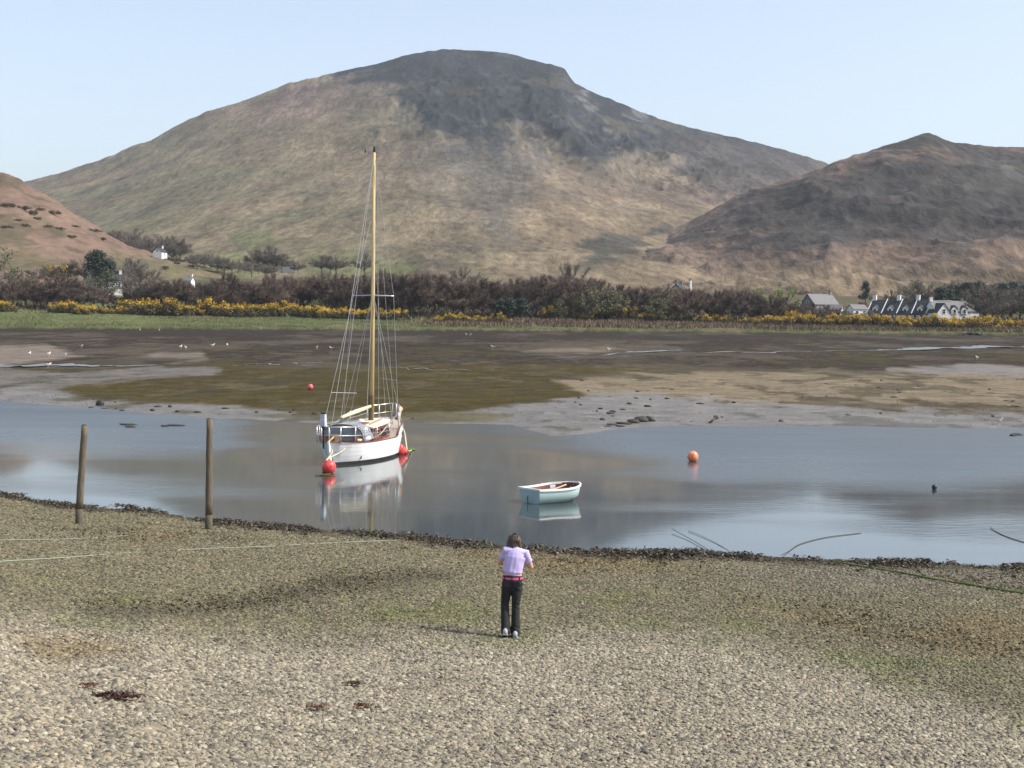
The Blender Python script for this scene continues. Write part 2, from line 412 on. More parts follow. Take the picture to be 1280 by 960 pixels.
    zone([(50, 488), (90, 475), (160, 468), (290, 459), (480, 457), (740, 454), (870, 455), (790, 466), (690, 475), (752, 489), (740, 497), (650, 506), (540, 524), (420, 522), (380, 516), (200, 505), (100, 498)],
         (0.052, 0.040, 0.013), 3, 12, 1, 0.0)
    f = mixc(f, (0.036, 0.03, 0.013), smooth(0.0, 0.5, s2 + .4 * s1) * smooth(455, 462, py) * smooth(700, 640, px) * 0.6)
    zone([(-400, 460), (170, 462), (275, 464), (240, 468), (150, 471), (90, 478), (50, 490), (-400, 500)], (0.115, 0.103, 0.09), 3, 12, .9, .2)
    zone([(690, 475), (790, 468), (900, 465), (1010, 463), (1280, 474), (1700, 480), (1700, 522), (1280, 514), (1100, 508), (900, 505), (770, 496), (745, 489)], (0.165, 0.132, 0.088), 4, 14, .95, 0)
    zone([(-400, 500), (60, 493), (130, 500), (260, 507), (390, 515), (420, 520), (560, 524), (660, 508), (760, 499), (900, 504), (1100, 508), (1280, 513), (1700, 520), (1700, 560), (-400, 560)],
         (0.135, 0.124, 0.11), 4, 16, .92, 0.6)
    f = mixc(f, (0.08, 0.07, 0.03), smooth(0.16, 0.36, s2 + 0.5 * s1) * smooth(492, 500, py) * smooth(980, 700, px) * 0.8)
    zone([(320, 520), (400, 514), (520, 516), (640, 520), (560, 527), (400, 527)], (0.075, 0.062, 0.024), 3, 8, .9, .3)
    f = mixc(f, (0.05, 0.042, 0.027), smooth(0.16, 0.3, s2 + .3 * s1) * smooth(460, 470, py) * 0.65)
    f = mixc(f, (0.12, 0.104, 0.08), smooth(0.22, 0.36, -s2 + .3 * s1) * smooth(415, 425, py) * 0.3)
    c = np.where((df > -6)[..., None], f, c)
    wet = np.where(df > -6, wet, 0)
    # --- marsh, reeds and meadow behind
    edge = R_EDGE + 9 * fbm(T * 60, T * 0 + 3.1, 3, 2)
    g = np.zeros_like(c) + np.array((0.078, 0.090, 0.036))
    g = mixc(g, (0.125, 0.108, 0.056), smooth(-0.1, 0.4, s1 + s2 * .8) * 0.75)
    reed = smooth(480, 700, px + 60 * s1) * smooth(352, 358, Rr + 8 * s1) * smooth(1290, 1150, px)
    g = mixc(g, (0.125, 0.088, 0.057), np.clip(reed, 0, 1) * .95)
    g = mixc(g, (0.05, 0.042, 0.025), smooth(1.6, 0.4, Rr - edge) * .9)
    creek = np.abs(Rr - edge - 14 - 6 * fbm(T * 45, T * 0 + 8, 3, 1))
    g = mixc(g, (0.05, 0.042, 0.025), smooth(1.6, .3, creek) * (fbm(T * 80, T * 0 + 2, 2, 3) > -0.1) * .9)
    g = mixc(g, (0.07, 0.066, 0.036), smooth(392, 400, Rr) * 0.7)
    g = mixc(g, (0.11, 0.15, 0.045), smooth(8, -4, sdpoly(px, py, [(1110, 396), (1180, 397), (1165, 408), (1120, 407)]) + 3 * s2) * 0.9)
    g = mixc(g, (0.10, 0.115, 0.045), smooth(30, -10, sdpoly(px, py, [(0, 365), (180, 366), (180, 395), (0, 395)]) + 12 * s2) * 0.9)
    c = np.where((Rr > edge - .5)[..., None], g, c)
    wet = np.where(Rr > edge - .5, 0, wet)
    c = np.clip(c * (1 + 0.12 * n2[..., None]), 0.01, 0.8)
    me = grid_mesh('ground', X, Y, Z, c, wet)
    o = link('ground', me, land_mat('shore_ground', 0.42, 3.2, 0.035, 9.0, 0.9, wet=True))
    tag(o, kind='structure')
    return r, th, X, Y, Z, c, dn
G = ground()

def water_mat(name, base, r_lo, r_hi, far):
    m = bpy.data.materials.new(name); m.use_nodes = True
    nt = m.node_tree; N = nt.nodes; L = nt.links; P = N['Principled BSDF']
    P.inputs['Base Color'].default_value = (*base, 1); P.inputs['IOR'].default_value = 2.0
    geo = N.new('ShaderNodeNewGeometry')
    at = N.new('ShaderNodeAttribute'); at.attribute_name = 'Wet'
    nz = N.new('ShaderNodeTexNoise'); nz.inputs['Scale'].default_value = 1.0; nz.inputs['Detail'].default_value = 3
    mp = N.new('ShaderNodeMapping'); mp.inputs['Scale'].default_value = (0.05, 0.16, 1); L.new(geo.outputs['Position'], mp.inputs[0]); L.new(mp.outputs[0], nz.inputs['Vector'])
    ad = N.new('ShaderNodeMath'); ad.operation = 'MULTIPLY_ADD'; ad.inputs[1].default_value = 0.9; L.new(nz.outputs['Fac'], ad.inputs[0])
    sb = N.new('ShaderNodeMath'); sb.operation = 'SUBTRACT'; sb.inputs[1].default_value = 0.45; L.new(at.outputs['Fac'], sb.inputs[0]); L.new(sb.outputs[0], ad.inputs[2]); ad.use_clamp = True
    mr = N.new('ShaderNodeMapRange'); mr.inputs[3].default_value = r_lo; mr.inputs[4].default_value = r_hi; L.new(ad.outputs[0], mr.inputs[0]); L.new(mr.outputs[0], P.inputs['Roughness'])
    w = N.new('ShaderNodeTexNoise'); w.inputs['Scale'].default_value = 1.0; w.inputs['Detail'].default_value = 4; w.inputs['Roughness'].default_value = .55
    m2 = N.new('ShaderNodeMapping'); m2.inputs['Scale'].default_value = (1.6, 3.4, 1); L.new(geo.outputs['Position'], m2.inputs[0]); L.new(m2.outputs[0], w.inputs['Vector'])
    b = N.new('ShaderNodeBump'); b.inputs['Strength'].default_value = 1.0
    md = N.new('ShaderNodeMapRange'); md.inputs[3].default_value = 0.0006; md.inputs[4].default_value = 0.03; L.new(ad.outputs[0], md.inputs[0]); L.new(md.outputs[0], b.inputs['Distance'])
    L.new(w.outputs['Fac'], b.inputs['Height']); L.new(b.outputs[0], P.inputs['Normal'])
    return m
def water():
    r = np.linspace(22, 125, 90); th = np.linspace(-1.2, 1.2, 240)
    Rr, T = np.meshgrid(r, th, indexing='ij'); X, Y = Rr * np.sin(T), Rr * np.cos(T)
    px, py = proj(X, Y, X * 0)
    line = np.interp(px, [0, 120, 260, 420, 520, 640, 800, 900, 1000, 1150, 1280], [560, 570, 585, 545, 545, 550, 585, 612, 606, 628, 618])
    rip = smooth(24, -62, py - line + np.interp(px, [640, 900], [0, 14])) * np.interp(px, [0, 240, 330, 460, 640, 800], [.9, .75, .3, .35, .75, 1])
    me = grid_mesh('loch_water', X, Y, X * 0, None, rip)
    tag(link('loch_water', me, water_mat('loch_water', (0.04, 0.05, 0.052), 0.05, 0.5, 0)), kind='structure')
water()
def stream(pts, half, name='stream'):
    P3 = [hit(*p) for p in pts]
    xs = np.array([p[0] for p in P3]); ys = np.array([p[1] for p in P3])
    n = 140; t = np.linspace(0, 1, n); k = np.linspace(0, 1, len(xs))
    x = np.interp(t, k, xs); y = np.interp(t, k, ys)
    y = y + 5.0 * fbm(t * 7, t * 0 + pts[0][0], 4, 1)
    hw = np.interp(t, np.linspace(0, 1, len(half)), half) * np.clip(1 + 1.5 * fbm(t * 12, t * 0 + pts[0][0], 4, 2), .12, 2.4)
    q = np.linspace(-1, 1, 5)
    X = x[None, :] + q[:, None] * 0; Y = y[None, :] + q[:, None] * hw[None, :]
    Z = ground_z(X, Y).max(0)[None, :] + q[:, None] * 0 + 0.03
    tag(link(name, grid_mesh(name, X, Y, Z, None, X * 0 + 1.0), STREAM), kind='structure')
STREAM = water_mat('stream_water', (0.12, 0.13, 0.13), 0.25, 0.5, 0)
stream([(-60, 457.5), (60, 457.5), (190, 457)], [2.0, 2.2, .8])
stream([(300, 455.5), (400, 454)], [.3, .6, .3])
stream([(700, 447), (760, 444), (800, 440), (850, 437)], [.4, 1.0, 2.0, 1.4])
stream([(850, 441.5), (930, 441), (1020, 440), (1100, 438)], [.5, 1.6, .6, .5])
stream([(1090, 438.5), (1150, 436.5), (1230, 434), (1300, 434)], [.6, 4.5, 6.0, 5])
stream([(1200, 418.5), (1225, 419)], [1.0, 2.0, 1.0])
stream([(470, 460), (520, 461), (590, 463)], [.2, .5, .2])

def hill_mesh(name, H, th0, th1, n, rows, colour, m):
    th = np.linspace(th0, th1, n)
    Dl = np.interp(th, H.th[[0, -1]], H.D)
    t = np.concatenate([np.linspace(-0.06, 1.0, rows), [1.02, 1.06, 1.15, 1.3, 1.5]])
    Rr = H.r0 + (Dl[None, :] - H.r0) * t[:, None]; T = np.broadcast_to(th[None, :], Rr.shape)
    X, Y = Rr * np.sin(T), Rr * np.cos(T); Z = H.z(X, Y)
    px, py = proj(X, Y, Z)
    c = colour(X, Y, Z, px, py, T, np.broadcast_to(t[:, None], Rr.shape))
    me = grid_mesh(name, X, Y, Z, np.clip(c, 0.008, 0.8))
    return tag(link(name, me, m), kind='structure')
HM = land_mat('moorland', 0.55, 0.16, 5.0, 0.05, 0.95, stretch=(1, .28, .55))
HM2 = land_mat('bracken_slope', 0.3, 0.35, 0.5, 0.3, 0.95, stretch=(1, .35, .6))
def col_main(X, Y, Z, px, py, T, t):
    q = Y * 0.30 + Z * 1.1; sk = np.where(px < 560, -1.0, 1.0) * smooth(0, 1, np.abs(px - 560) / 200)
    a = fbm(X * 0.0035, q * 0.006, 5, 1); b = fbm(X * 0.013, q * 0.024, 5, 2); d = fbm(X * 0.04, q * 0.06, 4, 4)
    st = fbm((X + .9 * q * sk) * 0.022, (q - .5 * X * sk) * 0.007, 5, 3)
    c = np.zeros(X.shape + (3,)) + np.array((0.145, 0.112, 0.072))
    c = mixc(c, (0.110, 0.100, 0.058), smooth(-0.15, 0.35, a + 0.35 * b) * smooth(760, 300, px) * .85)
    c = mixc(c, (0.130, 0.090, 0.072), smooth(0.0, 0.4, -a + 0.4 * b) * .7)
    c = mixc(c, (0.185, 0.142, 0.09), smooth(0.05, 0.45, st + 0.4 * b) * smooth(420, 700, px) * .6)
    c = mixc(c, (0.068, 0.062, 0.048), smooth(0.14, 0.42, st * .6 + b * .7 + d * .4) * .55)
    crag = sdpoly(px, py, CRAG) - 5
    k = smooth(10, -10, crag + 20 * b + 14 * d + 12 * st)
    k2 = smooth(70, -10, crag + 40 * st + 30 * b) * smooth(60, 140, py)
    c = mixc(c, (0.055, 0.054, 0.047), k2 * 0.65)
    rockc = np.zeros_like(c) + np.array((0.022, 0.024, 0.027))
    rockc = mixc(rockc, (0.048, 0.049, 0.05), smooth(0.2, 0.5, d + .5 * b) * .8)
    rockc = mixc(rockc, (0.065, 0.056, 0.038), smooth(0.2, 0.42, b - .3 * d) * .6)
    c = c + (rockc - c) * k[..., None]
    for poly in ([(716, 120), (730, 118), (748, 150), (735, 150)], [(760, 160), (785, 165), (788, 180), (768, 172)], [(790, 134), (812, 146), (806, 158), (785, 142)]):
        c = mixc(c, (0.115, 0.112, 0.108), smooth(3, -5, sdpoly(px, py, poly) + 16 * d + 9 * b) * .8)
    scree = sdpoly(px, py, [(560, 190), (640, 185), (690, 200), (660, 240), (640, 300), (590, 290), (570, 240), (530, 250)])
    c = mixc(c, (0.07, 0.07, 0.064), smooth(25, -25, scree + 30 * st + 20 * d) * .55)
    rdark = sdpoly(px, py, [(840, 160), (900, 172), (1040, 205), (980, 240), (900, 245), (840, 215)])  # darker tone where the crag runs on right along the ridge
    c = mixc(c, (0.06, 0.052, 0.047), smooth(12, -12, rdark + 26 * b + 16 * st) * .8)
    gul = np.abs(px - np.interp(py, [128, 160, 200, 240], [508, 509, 514, 532]) - 3 * b)
    c = mixc(c, (0.06, 0.058, 0.048), smooth(3.2, .8, gul) * smooth(125, 132, py) * smooth(235, 190, py) * .8)
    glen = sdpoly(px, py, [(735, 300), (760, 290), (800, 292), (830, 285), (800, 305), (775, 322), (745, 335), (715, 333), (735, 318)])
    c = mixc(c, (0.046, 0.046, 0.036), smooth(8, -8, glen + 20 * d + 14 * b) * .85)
    for poly in ([(385, 322), (440, 318), (520, 326), (520, 350), (380, 350)], [(290, 300), (330, 294), (350, 305), (320, 312)], [(215, 320), (300, 318), (360, 335), (300, 352), (240, 340)]):
        c = mixc(c, (0.10, 0.105, 0.046), smooth(8, -6, sdpoly(px, py, poly) + 12 * b) * .85)
    for pl in ([(400, 258), (430, 280), (470, 305)], [(300, 284), (380, 262), (420, 255)], [(280, 288), (300, 310), (330, 318)]):
        qx = [p[0] for p in pl]; dd = np.abs(py - np.interp(px, qx, [p[1] for p in pl])); inn = (px > qx[0]) & (px < qx[-1])
        c = mixc(c, (0.07, 0.07, 0.045), smooth(2.0, .6, dd + d) * inn * .6)
    return c
def col_right(X, Y, Z, px, py, T, t):
    q = Y * 0.3 + Z * 1.1; a = fbm(X * 0.005, q * 0.009, 5, 3); b = fbm(X * 0.017, q * 0.034, 5, 1); d = fbm(X * 0.05, q * 0.08, 4, 4)
    c = np.zeros(X.shape + (3,)) + np.array((0.125, 0.088, 0.066))
    c = mixc(c, (0.165, 0.125, 0.08), smooth(0.0, 0.4, a + .5 * b) * smooth(240, 340, py) * .7)
    c = mixc(c, (0.165, 0.13, 0.08), smooth(310, 350, py + 12 * b) * .6)
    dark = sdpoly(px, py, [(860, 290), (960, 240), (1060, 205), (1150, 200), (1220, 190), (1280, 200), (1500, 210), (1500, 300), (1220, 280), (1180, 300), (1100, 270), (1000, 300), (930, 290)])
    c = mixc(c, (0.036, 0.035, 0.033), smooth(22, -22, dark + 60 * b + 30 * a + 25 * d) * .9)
    top = sdpoly(px, py, [(1095, 186), (1120, 177), (1145, 169), (1162, 166), (1178, 173), (1150, 182), (1125, 190)])
    c = mixc(c, (0.05, 0.05, 0.042), smooth(5, -4, top + 5 * b) * .9)
    c = mixc(c, (0.034, 0.033, 0.031), smooth(0.08, 0.26, b + .6 * d) * smooth(355, 300, py) * .75)
    gul = np.abs(px - np.interp(py, [185, 230, 280, 320], [1262, 1258, 1235, 1190]) - 8 * b)
    c = mixc(c, (0.055, 0.055, 0.048), smooth(12, 2, gul) * smooth(185, 200, py) * smooth(345, 300, py) * .75)
    return c
def col_left(X, Y, Z, px, py, T, t):
    a = fbm(X * 0.02, Y * 0.012, 5, 3); b = fbm(X * 0.09, Y * 0.05, 5, 1)
    c = np.zeros(X.shape + (3,)) + np.array((0.15, 0.101, 0.074))
    c = mixc(c, (0.15, 0.115, 0.068), smooth(-.1, .4, a + .4 * b) * .5)
    c = mixc(c, (0.06, 0.055, 0.034), smooth(0.12, 0.36, b + .4 * a) * .6)
    c = mixc(c, (0.10, 0.095, 0.048), smooth(315, 340, py + 14 * a) * smooth(-.2, .3, a) * .8)
    return c
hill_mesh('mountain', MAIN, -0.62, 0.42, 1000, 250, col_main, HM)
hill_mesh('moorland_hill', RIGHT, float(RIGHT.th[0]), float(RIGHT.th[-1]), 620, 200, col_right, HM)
hill_mesh('bracken_hill', LEFT, float(LEFT.th[0]), float(LEFT.th[-1]), 420, 150, col_left, HM2)

def haze(density):
    mb = MB(); mb.box((0, 1960, 278), (9400, 4300 + 520, 564))
    m = bpy.data.materials.new('haze'); m.use_nodes = True; nt = m.node_tree; nt.nodes.remove(nt.nodes['Principled BSDF'])
    v = nt.nodes.new('ShaderNodeVolumePrincipled'); v.inputs['Color'].default_value = (0.82, 0.9, 1.0, 1); v.inputs['Density'].default_value = density; v.inputs['Anisotropy'].default_value = 0.0
    nt.links.new(v.outputs[0], nt.nodes['Material Output'].inputs['Volume'])
    o = mb.build('haze', m); tag(o, 'thin pale haze in the air of the whole valley', 'haze', kind='stuff')
haze(0.00006)

# ================================================================== TREES AND BUSHES
BARK = mat('bark', (0.10, 0.085, 0.07), 0.9, 0.3, 3.0, 0.02)
TWIG_RED = mat('red_brown_twigs', (0.130, 0.092, 0.070), 0.9, 0.35, 0.35, hue=0.32)
TWIG_GREY = mat('grey_twigs', (0.15, 0.125, 0.10), 0.9, 0.3, 0.4, hue=0.2)
LEAF_OLIVE = mat('budding_leaves', (0.115, 0.115, 0.05), 0.8, 0.35, 0.5, hue=0.25)
LEAF_FRESH = mat('fresh_green_leaves', (0.16, 0.22, 0.035), 0.7, 0.35, 0.5, hue=0.15)
LEAF_DARK = mat('evergreen_needles', (0.028, 0.05, 0.032), 0.8, 0.4, 0.5, hue=0.2)
LEAF_GORSE = mat('gorse_spines', (0.075, 0.066, 0.03), 0.85, 0.4, 0.8, hue=0.2)
BLOSSOM = mat('gorse_blossom', (0.50, 0.31, 0.010), 0.7, 0.3, 0.8, hue=0.2)
TWIG_PINK = mat('reddish_buds', (0.20, 0.10, 0.085), 0.9, 0.3, 0.5, hue=0.1)

def branches(seed, h, spread, fork=0.3, n1=7):
    """limb paths of a tree of height h: returns tubes and tip points with directions"""
    rg = random.Random(seed); tubes = []; tips = []
    lean = Vector((rg.uniform(-.1, .1), rg.uniform(-.1, .1), 1))
    base = [Vector((0, 0, -0.3)), lean * h * fork * .5, lean * h * fork + Vector((rg.uniform(-.1, .1), rg.uniform(-.1, .1), 0)) * h * .3, lean * h * (fork + .3)]
    tubes.append((base, [h * .026, h * .02, h * .016, h * .006]))
    for i in range(n1):
        a = 2 * math.pi * (i + rg.random() * .7) / n1; z0 = h * rg.uniform(fork * .7, fork + .22)
        st = lean * z0; up = rg.uniform(.45, 1.2)
        end = Vector((math.cos(a) * spread * rg.uniform(.5, .8), math.sin(a) * spread * rg.uniform(.5, .8), min(z0 + h * .28 * up, h * .86)))
        mid = st.lerp(end, .5) + Vector((rg.uniform(-.1, .1), rg.uniform(-.1, .1), rg.uniform(-.02, .08))) * h * .6
        tubes.append(([st, mid, end], [h * .012, h * .008, h * .004]))
        for k in range(5):
            t = rg.uniform(.3, 1); s0 = st.lerp(mid, t * 2) if t < .5 else mid.lerp(end, t * 2 - 1)
            d = Vector((math.cos(a) * .7 + rg.uniform(-.8, .8), math.sin(a) * .7 + rg.uniform(-.8, .8), rg.uniform(.1, 1.1))).normalized()
            e = s0 + d * spread * rg.uniform(.22, .5); e.z = min(e.z, h * .97)
            tubes.append(([s0, s0.lerp(e, .5) + Vector((0, 0, .02 * h)), e], [h * .005, h * .0035, h * .002])); tips.append((s0, e))
    for k in range(11):
        q = rg.random() ** .6 * .75; a = rg.random() * 6.28; e = Vector((math.cos(a) * q * spread, math.sin(a) * q * spread, h * (1.0 - .32 * q * q) * rg.uniform(.88, 1.0))); s0 = lean * h * rg.uniform(fork, fork + .25)
        tubes.append(([s0, s0.lerp(e, .5), e], [h * .007, h * .005, h * .002])); tips.append((s0.lerp(e, .5), e))
    return tubes, tips
def twig_mesh(seed, tips, n, ln, wd):
    rg = np.random.default_rng(seed); A = np.array([t[0] for t in tips]); B = np.array([t[1] for t in tips])
    i = rg.integers(0, len(tips), n); t = rg.random(n)[:, None] ** 0.7
    s = A[i] + (B[i] - A[i]) * t + rg.normal(0, .12 * ln, (n, 3)); d = (B[i] - A[i]); d /= np.linalg.norm(d, axis=1)[:, None] + 1e-6
    d = d * 0.55 + rg.normal(0, .55, (n, 3)) + np.array((0, 0, .3)); d /= np.linalg.norm(d, axis=1)[:, None]
    side = np.cross(d, rg.normal(0, 1, (n, 3))); side /= np.linalg.norm(side, axis=1)[:, None] + 1e-6
    L = ln * rg.uniform(.5, 1.2, n)[:, None]; w = wd * rg.uniform(.6, 1.3, n)[:, None]
    V = np.stack([s - side * w * .5, s + side * w * .5, s + d * L], 1).reshape(-1, 3)
    return soup('crown', V, 3)
def leaf_mesh(seed, C, n, size, jit, name='crown', rr=None):
    rg = np.random.default_rng(seed); C = np.asarray(C); i = rg.integers(0, len(C), n)
    d = rg.normal(0, 1, (n, 3)); d /= np.linalg.norm(d, axis=1)[:, None]
    s = C[i] + d * (rg.random(n)[:, None] ** 0.4) * jit
    a = rg.normal(0, 1, (n, 3)); a /= np.linalg.norm(a, axis=1)[:, None]; b = np.cross(a, d); b /= np.linalg.norm(b, axis=1)[:, None] + 1e-6
    sz = size * rg.uniform(.5, 1.3, n)[:, None]
    V = np.stack([s - a * sz, s + b * sz * .6, s + a * sz, s - b * sz * .6], 1).reshape(-1, 3)
    V[:, 2] = np.maximum(V[:, 2], 0.02)
    return soup(name, V, 4)
def make_tree(name, kind, seed, h=10.0):
    """parts only; placed and labelled by the caller"""
    root = empty(name, (0, 0, -500))
    if kind == 'pine':
        mb = MB(); mb.tube([(0, 0, -.3), (.1, 0, h * .5), (0, .1, h * .95)], [h * .03, h * .02, .04], 6)
        rg = random.Random(seed); C = []
        for k in range(34):
            z = h * rg.uniform(.3, .97); rr = h * .30 * (1.08 - z / h) ** .6; a = rg.random() * 6.28
            C.append((math.cos(a) * rr * rg.uniform(.2, 1), math.sin(a) * rr * rg.uniform(.2, 1), z)); mb.tube([(0, 0, z * .95), C[-1]], [.06, .02], 3)
        mb.build('trunk', BARK, root); link('crown', leaf_mesh(seed, C, 2600, .24 * h / 10, 1.1 * h / 10), LEAF_DARK, root); return root
    spread = {'alder': .52, 'wide': .6, 'bud': .42, 'fresh': .44, 'pink': .5, 'shrub': .6}[kind] * h
    tubes, tips = branches(seed, h, spread, {'shrub': .08, 'wide': .2}.get(kind, .17), {'wide': 9, 'shrub': 9}.get(kind, 7))
    mb = MB()
    for p, r in tubes: mb.tube(p, r, 4 if r[0] > h * .01 else 3, False)
    mb.build('trunk', BARK, root)
    if kind in ('alder', 'wide', 'pink', 'shrub'):
        link('crown', twig_mesh(seed, tips, 6500 if kind != 'wide' else 4200, .13 * h, .0085 * h), {'alder': TWIG_RED, 'wide': TWIG_GREY, 'pink': TWIG_PINK, 'shrub': TWIG_GREY}[kind], root)
    else:
        C = [a.lerp(b, t) for a, b in tips for t in (.6, 1.0)]
        link('crown', leaf_mesh(seed, C, 1500 if kind == 'bud' else 2000, .021 * h, .085 * h), LEAF_OLIVE if kind == 'bud' else LEAF_FRESH, root)
    return root
PROTO = {}
def tree(kind, px, top, r, name, label, group=None, cat='tree', sink=0.0, wide=None):
    k = (kind, name, random.randrange({'alder': 6, 'bud': 3, 'shrub': 3}.get(kind, 2)))
    p = on(px, r); h = max(top_h(px, top, p), 1.5)
    if k not in PROTO:
        o = PROTO[k] = make_tree(name, kind, hash_seed(k), 10.0)
    else:
        o = copy_tree(PROTO[k])
    o.location = (p[0], p[1], p[2] - sink); o.rotation_euler = (0, 0, random.random() * 6.28)
    s = h / 9.6; w = wide or random.uniform(1.05, 1.5)
    o.scale = (s * w, s * w, s)
    tag(o, label, cat, group); return o
def hash_seed(k):
    return sum(ord(c) for c in k[0] + k[1]) * 31 + k[2] * 7 + 3
def wood_zone(px):
    for lim, z in ((60, 'below the bracken hill'), (110, 'beside the narrow grey building'), (165, 'in front of the half hidden white house'), (215, 'beside the broad grey forking tree'), (262, 'near the small white cottage'),
                   (330, 'behind the thickest part of the gorse hedge'), (400, 'below the grey stone barn'), (450, 'just behind the yacht rigging'), (500, 'where the long gorse hedge ends'), (560, 'above the bare gap in the gorse'), (612, 'behind the short gorse row'),
                   (665, 'around the dark evergreens'), (700, 'next to the dark evergreens'), (745, 'under the tall round-crowned tree'), (795, 'among the small yellow-green trees'), (870, 'below the grey gables and white chimney'), (930, 'in the even brown stand over the reeds'), (990, 'beside the bright fresh-green tree'), (1200, 'before the grey cottage')):
        if px < lim: return z
def tall(h):
    return 'tall' if h < -1 else ('low' if h > 7 else 'mid-height')
# the wood along the far bank
TX = [0, 40, 60, 80, 100, 130, 160, 200, 230, 260, 290, 320, 350, 380, 420, 450, 490, 520, 550, 580, 620, 650, 690, 710, 740, 780, 820, 860, 900, 940, 970, 1000, 1040, 1070]
TY = [356, 350, 346, 348, 352, 364, 366, 352, 350, 348, 346, 348, 345, 341, 343, 346, 338, 341, 347, 347, 352, 350, 347, 346, 352, 360, 362, 364, 364, 368, 371, 377, 386, 390]
x = -34.0
while x < 1062:
    dh = random.uniform(-3, 12)
    tree('alder', x, np.interp(x, TX, TY) + dh, random.uniform(396, 414), 'alder_tree', tall(dh) + ' red-brown bare alder at the wood edge ' + wood_zone(x), 'alders in front of the far wood')
    x += random.uniform(11, 16)
x = -30.0
while x < 1050:
    if not (100 < x < 165):
        dh = random.uniform(-3, 9)
        tree('alder', x, np.interp(x, TX, TY) + dh, random.uniform(424, 452), 'alder_tree', tall(dh) + ' bare alder deeper inside the wood ' + wood_zone(x), 'alders deeper in the far wood')
    x += random.uniform(15, 22)
tree('wide', 178, 331, 404, 'ash_tree', 'broad bare grey tree with wide forking limbs behind the gorse', None, wide=1.15)
tree('wide', 715, 330, 470, 'ash_tree', 'tall round-crowned bare tree standing above the far wood', None, wide=1.1)
tree('wide', 578, 334, 560, 'ash_tree', 'lone bare tree on the moor edge just above the wood', None, wide=1.3)
for px, top, r in [(497, 343, 418), (512, 347, 418), (470, 347, 420), (372, 348, 420), (250, 372, 396), (318, 384, 390), (395, 374, 392)]:
    tree('bud', px, top, r, 'budding_tree', 'olive tree coming into bud among the red-brown alders', 'budding trees in the far wood')
for px, top, r in [(736, 362, 392), (752, 358, 396), (700, 372, 392), (820, 372, 392), (835, 370, 394), (775, 366, 394)]:
    tree('bud', px, top, r, 'budding_tree', 'small yellow-green tree beside the gorse in the middle of the wood', 'small yellow-green trees in the wood')
for px, top, r in [(638, 372, 391), (652, 374, 391), (625, 376, 391)]:
    tree('pine', px, top, r, 'holly_tree', 'low dark evergreen at the foot of the bare wood beside the gorse', 'dark evergreens in the wood', wide=1.7)
tree('fresh', 978, 359, 408, 'sycamore_tree', 'bright fresh-green round tree at the end of the wood', None, wide=1.2)
tree('fresh', 842, 361, 425, 'sycamore_tree', 'small bright-green tree poking above the alders under the mast-like chimney', None)
tree('fresh', 946, 361, 470, 'birch_tree', 'pale grey-green tree behind the alders near the fresh-green one', None)
tree('pine', 1081, 353, 520, 'pine_tree', 'lone dark conifer standing on the open slope left of the slate-roofed row', None, wide=1.0)
tree('pink', 1077, 378, 442, 'cherry_tree', 'reddish budding tree in front of the lone conifer', None, wide=1.2)
for px, top, r in [(1010, 381, 402), (1024, 385, 402), (1060, 388, 402), (1072, 390, 404), (1088, 388, 404)]:
    tree('shrub', px, top, r, 'thicket_shrub', 'low bare brown shrub in front of the grey cottage', 'brown shrubs before the grey cottage')
# wood behind the white houses
for i in range(16):
    px = 1118 + i * 11 + random.uniform(-4, 4)
    tree('bud' if i % 3 else 'wide', px, np.interp(px, [1110, 1140, 1180, 1280], [362, 352, 352, 352]) + random.uniform(-2, 5), random.uniform(505, 540), 'budding_tree' if i % 3 else 'ash_tree',
         ('olive budding tree' if i % 3 else 'bare grey tree') + ' in the wood right behind the white houses', 'trees behind the white houses', wide=1.3)
for i in range(10):
    px = 1172 + i * 12 + random.uniform(-3, 3)
    tree('pine', px, random.uniform(354, 362), random.uniform(470, 500), 'spruce_tree', 'dark green spruce in the plantation on the slope behind the houses', 'spruces behind the white houses', wide=1.6)
for i in range(6):
    px = 1232 + i * 10 + random.uniform(-3, 3)
    tree('wide', px, random.uniform(356, 366), random.uniform(418, 440), 'ash_tree', 'bare brown tree over the dark wall beyond the white houses', 'bare trees over the dark wall', wide=1.3)
# trees on and under the bracken hill
for px, top, r in [(20, 338, 470), (45, 335, 480), (64, 330, 490), (88, 326, 500), (105, 322, 500), (150, 318, 500), (160, 326, 480), (12, 344, 450)]:
    tree('wide', px, top, r, 'hillside_tree', 'grey bare tree at the foot of the bracken hill', 'bare trees under the bracken hill', wide=1.3)
for px, top, r in [(-3, 308, 470), (35, 345, 440), (95, 345, 440), (110, 348, 436), (132, 340, 436)]:
    tree('bud', px, top, r, 'budding_tree', 'olive-green tree at the foot of the bracken hill', 'olive trees under the bracken hill', wide=1.3)
tree('pine', 121, 317, 470, 'pine_tree', 'dark pine with a flat crown above the white house under the bracken hill', None, wide=1.5)
tree('pine', 133, 325, 468, 'pine_tree', 'dark pine leaning close beside the white house under the bracken hill', None, wide=1.4)
for px, top, r in [(140, 293, 720), (150, 288, 730), (158, 285, 740), (170, 290, 740), (184, 296, 750), (205, 292, 790), (215, 294, 790), (225, 302, 790), (165, 300, 700), (178, 304, 690)]:
    tree('wide', px, top, r, 'hillside_tree', 'misty grey tree on the shoulder of the bracken hill near the small white cottage', 'trees near the hill cottage', wide=1.2)
for i in range(13):
    px = 238 + i * 8.5
    tree('wide', px, np.interp(px, [238, 345], [316, 332]) + random.uniform(-3, 3), random.uniform(640, 680), 'hedgerow_tree', 'small grey tree in the hedgerow across the green field', 'hedgerow trees above the wood', wide=1.3)
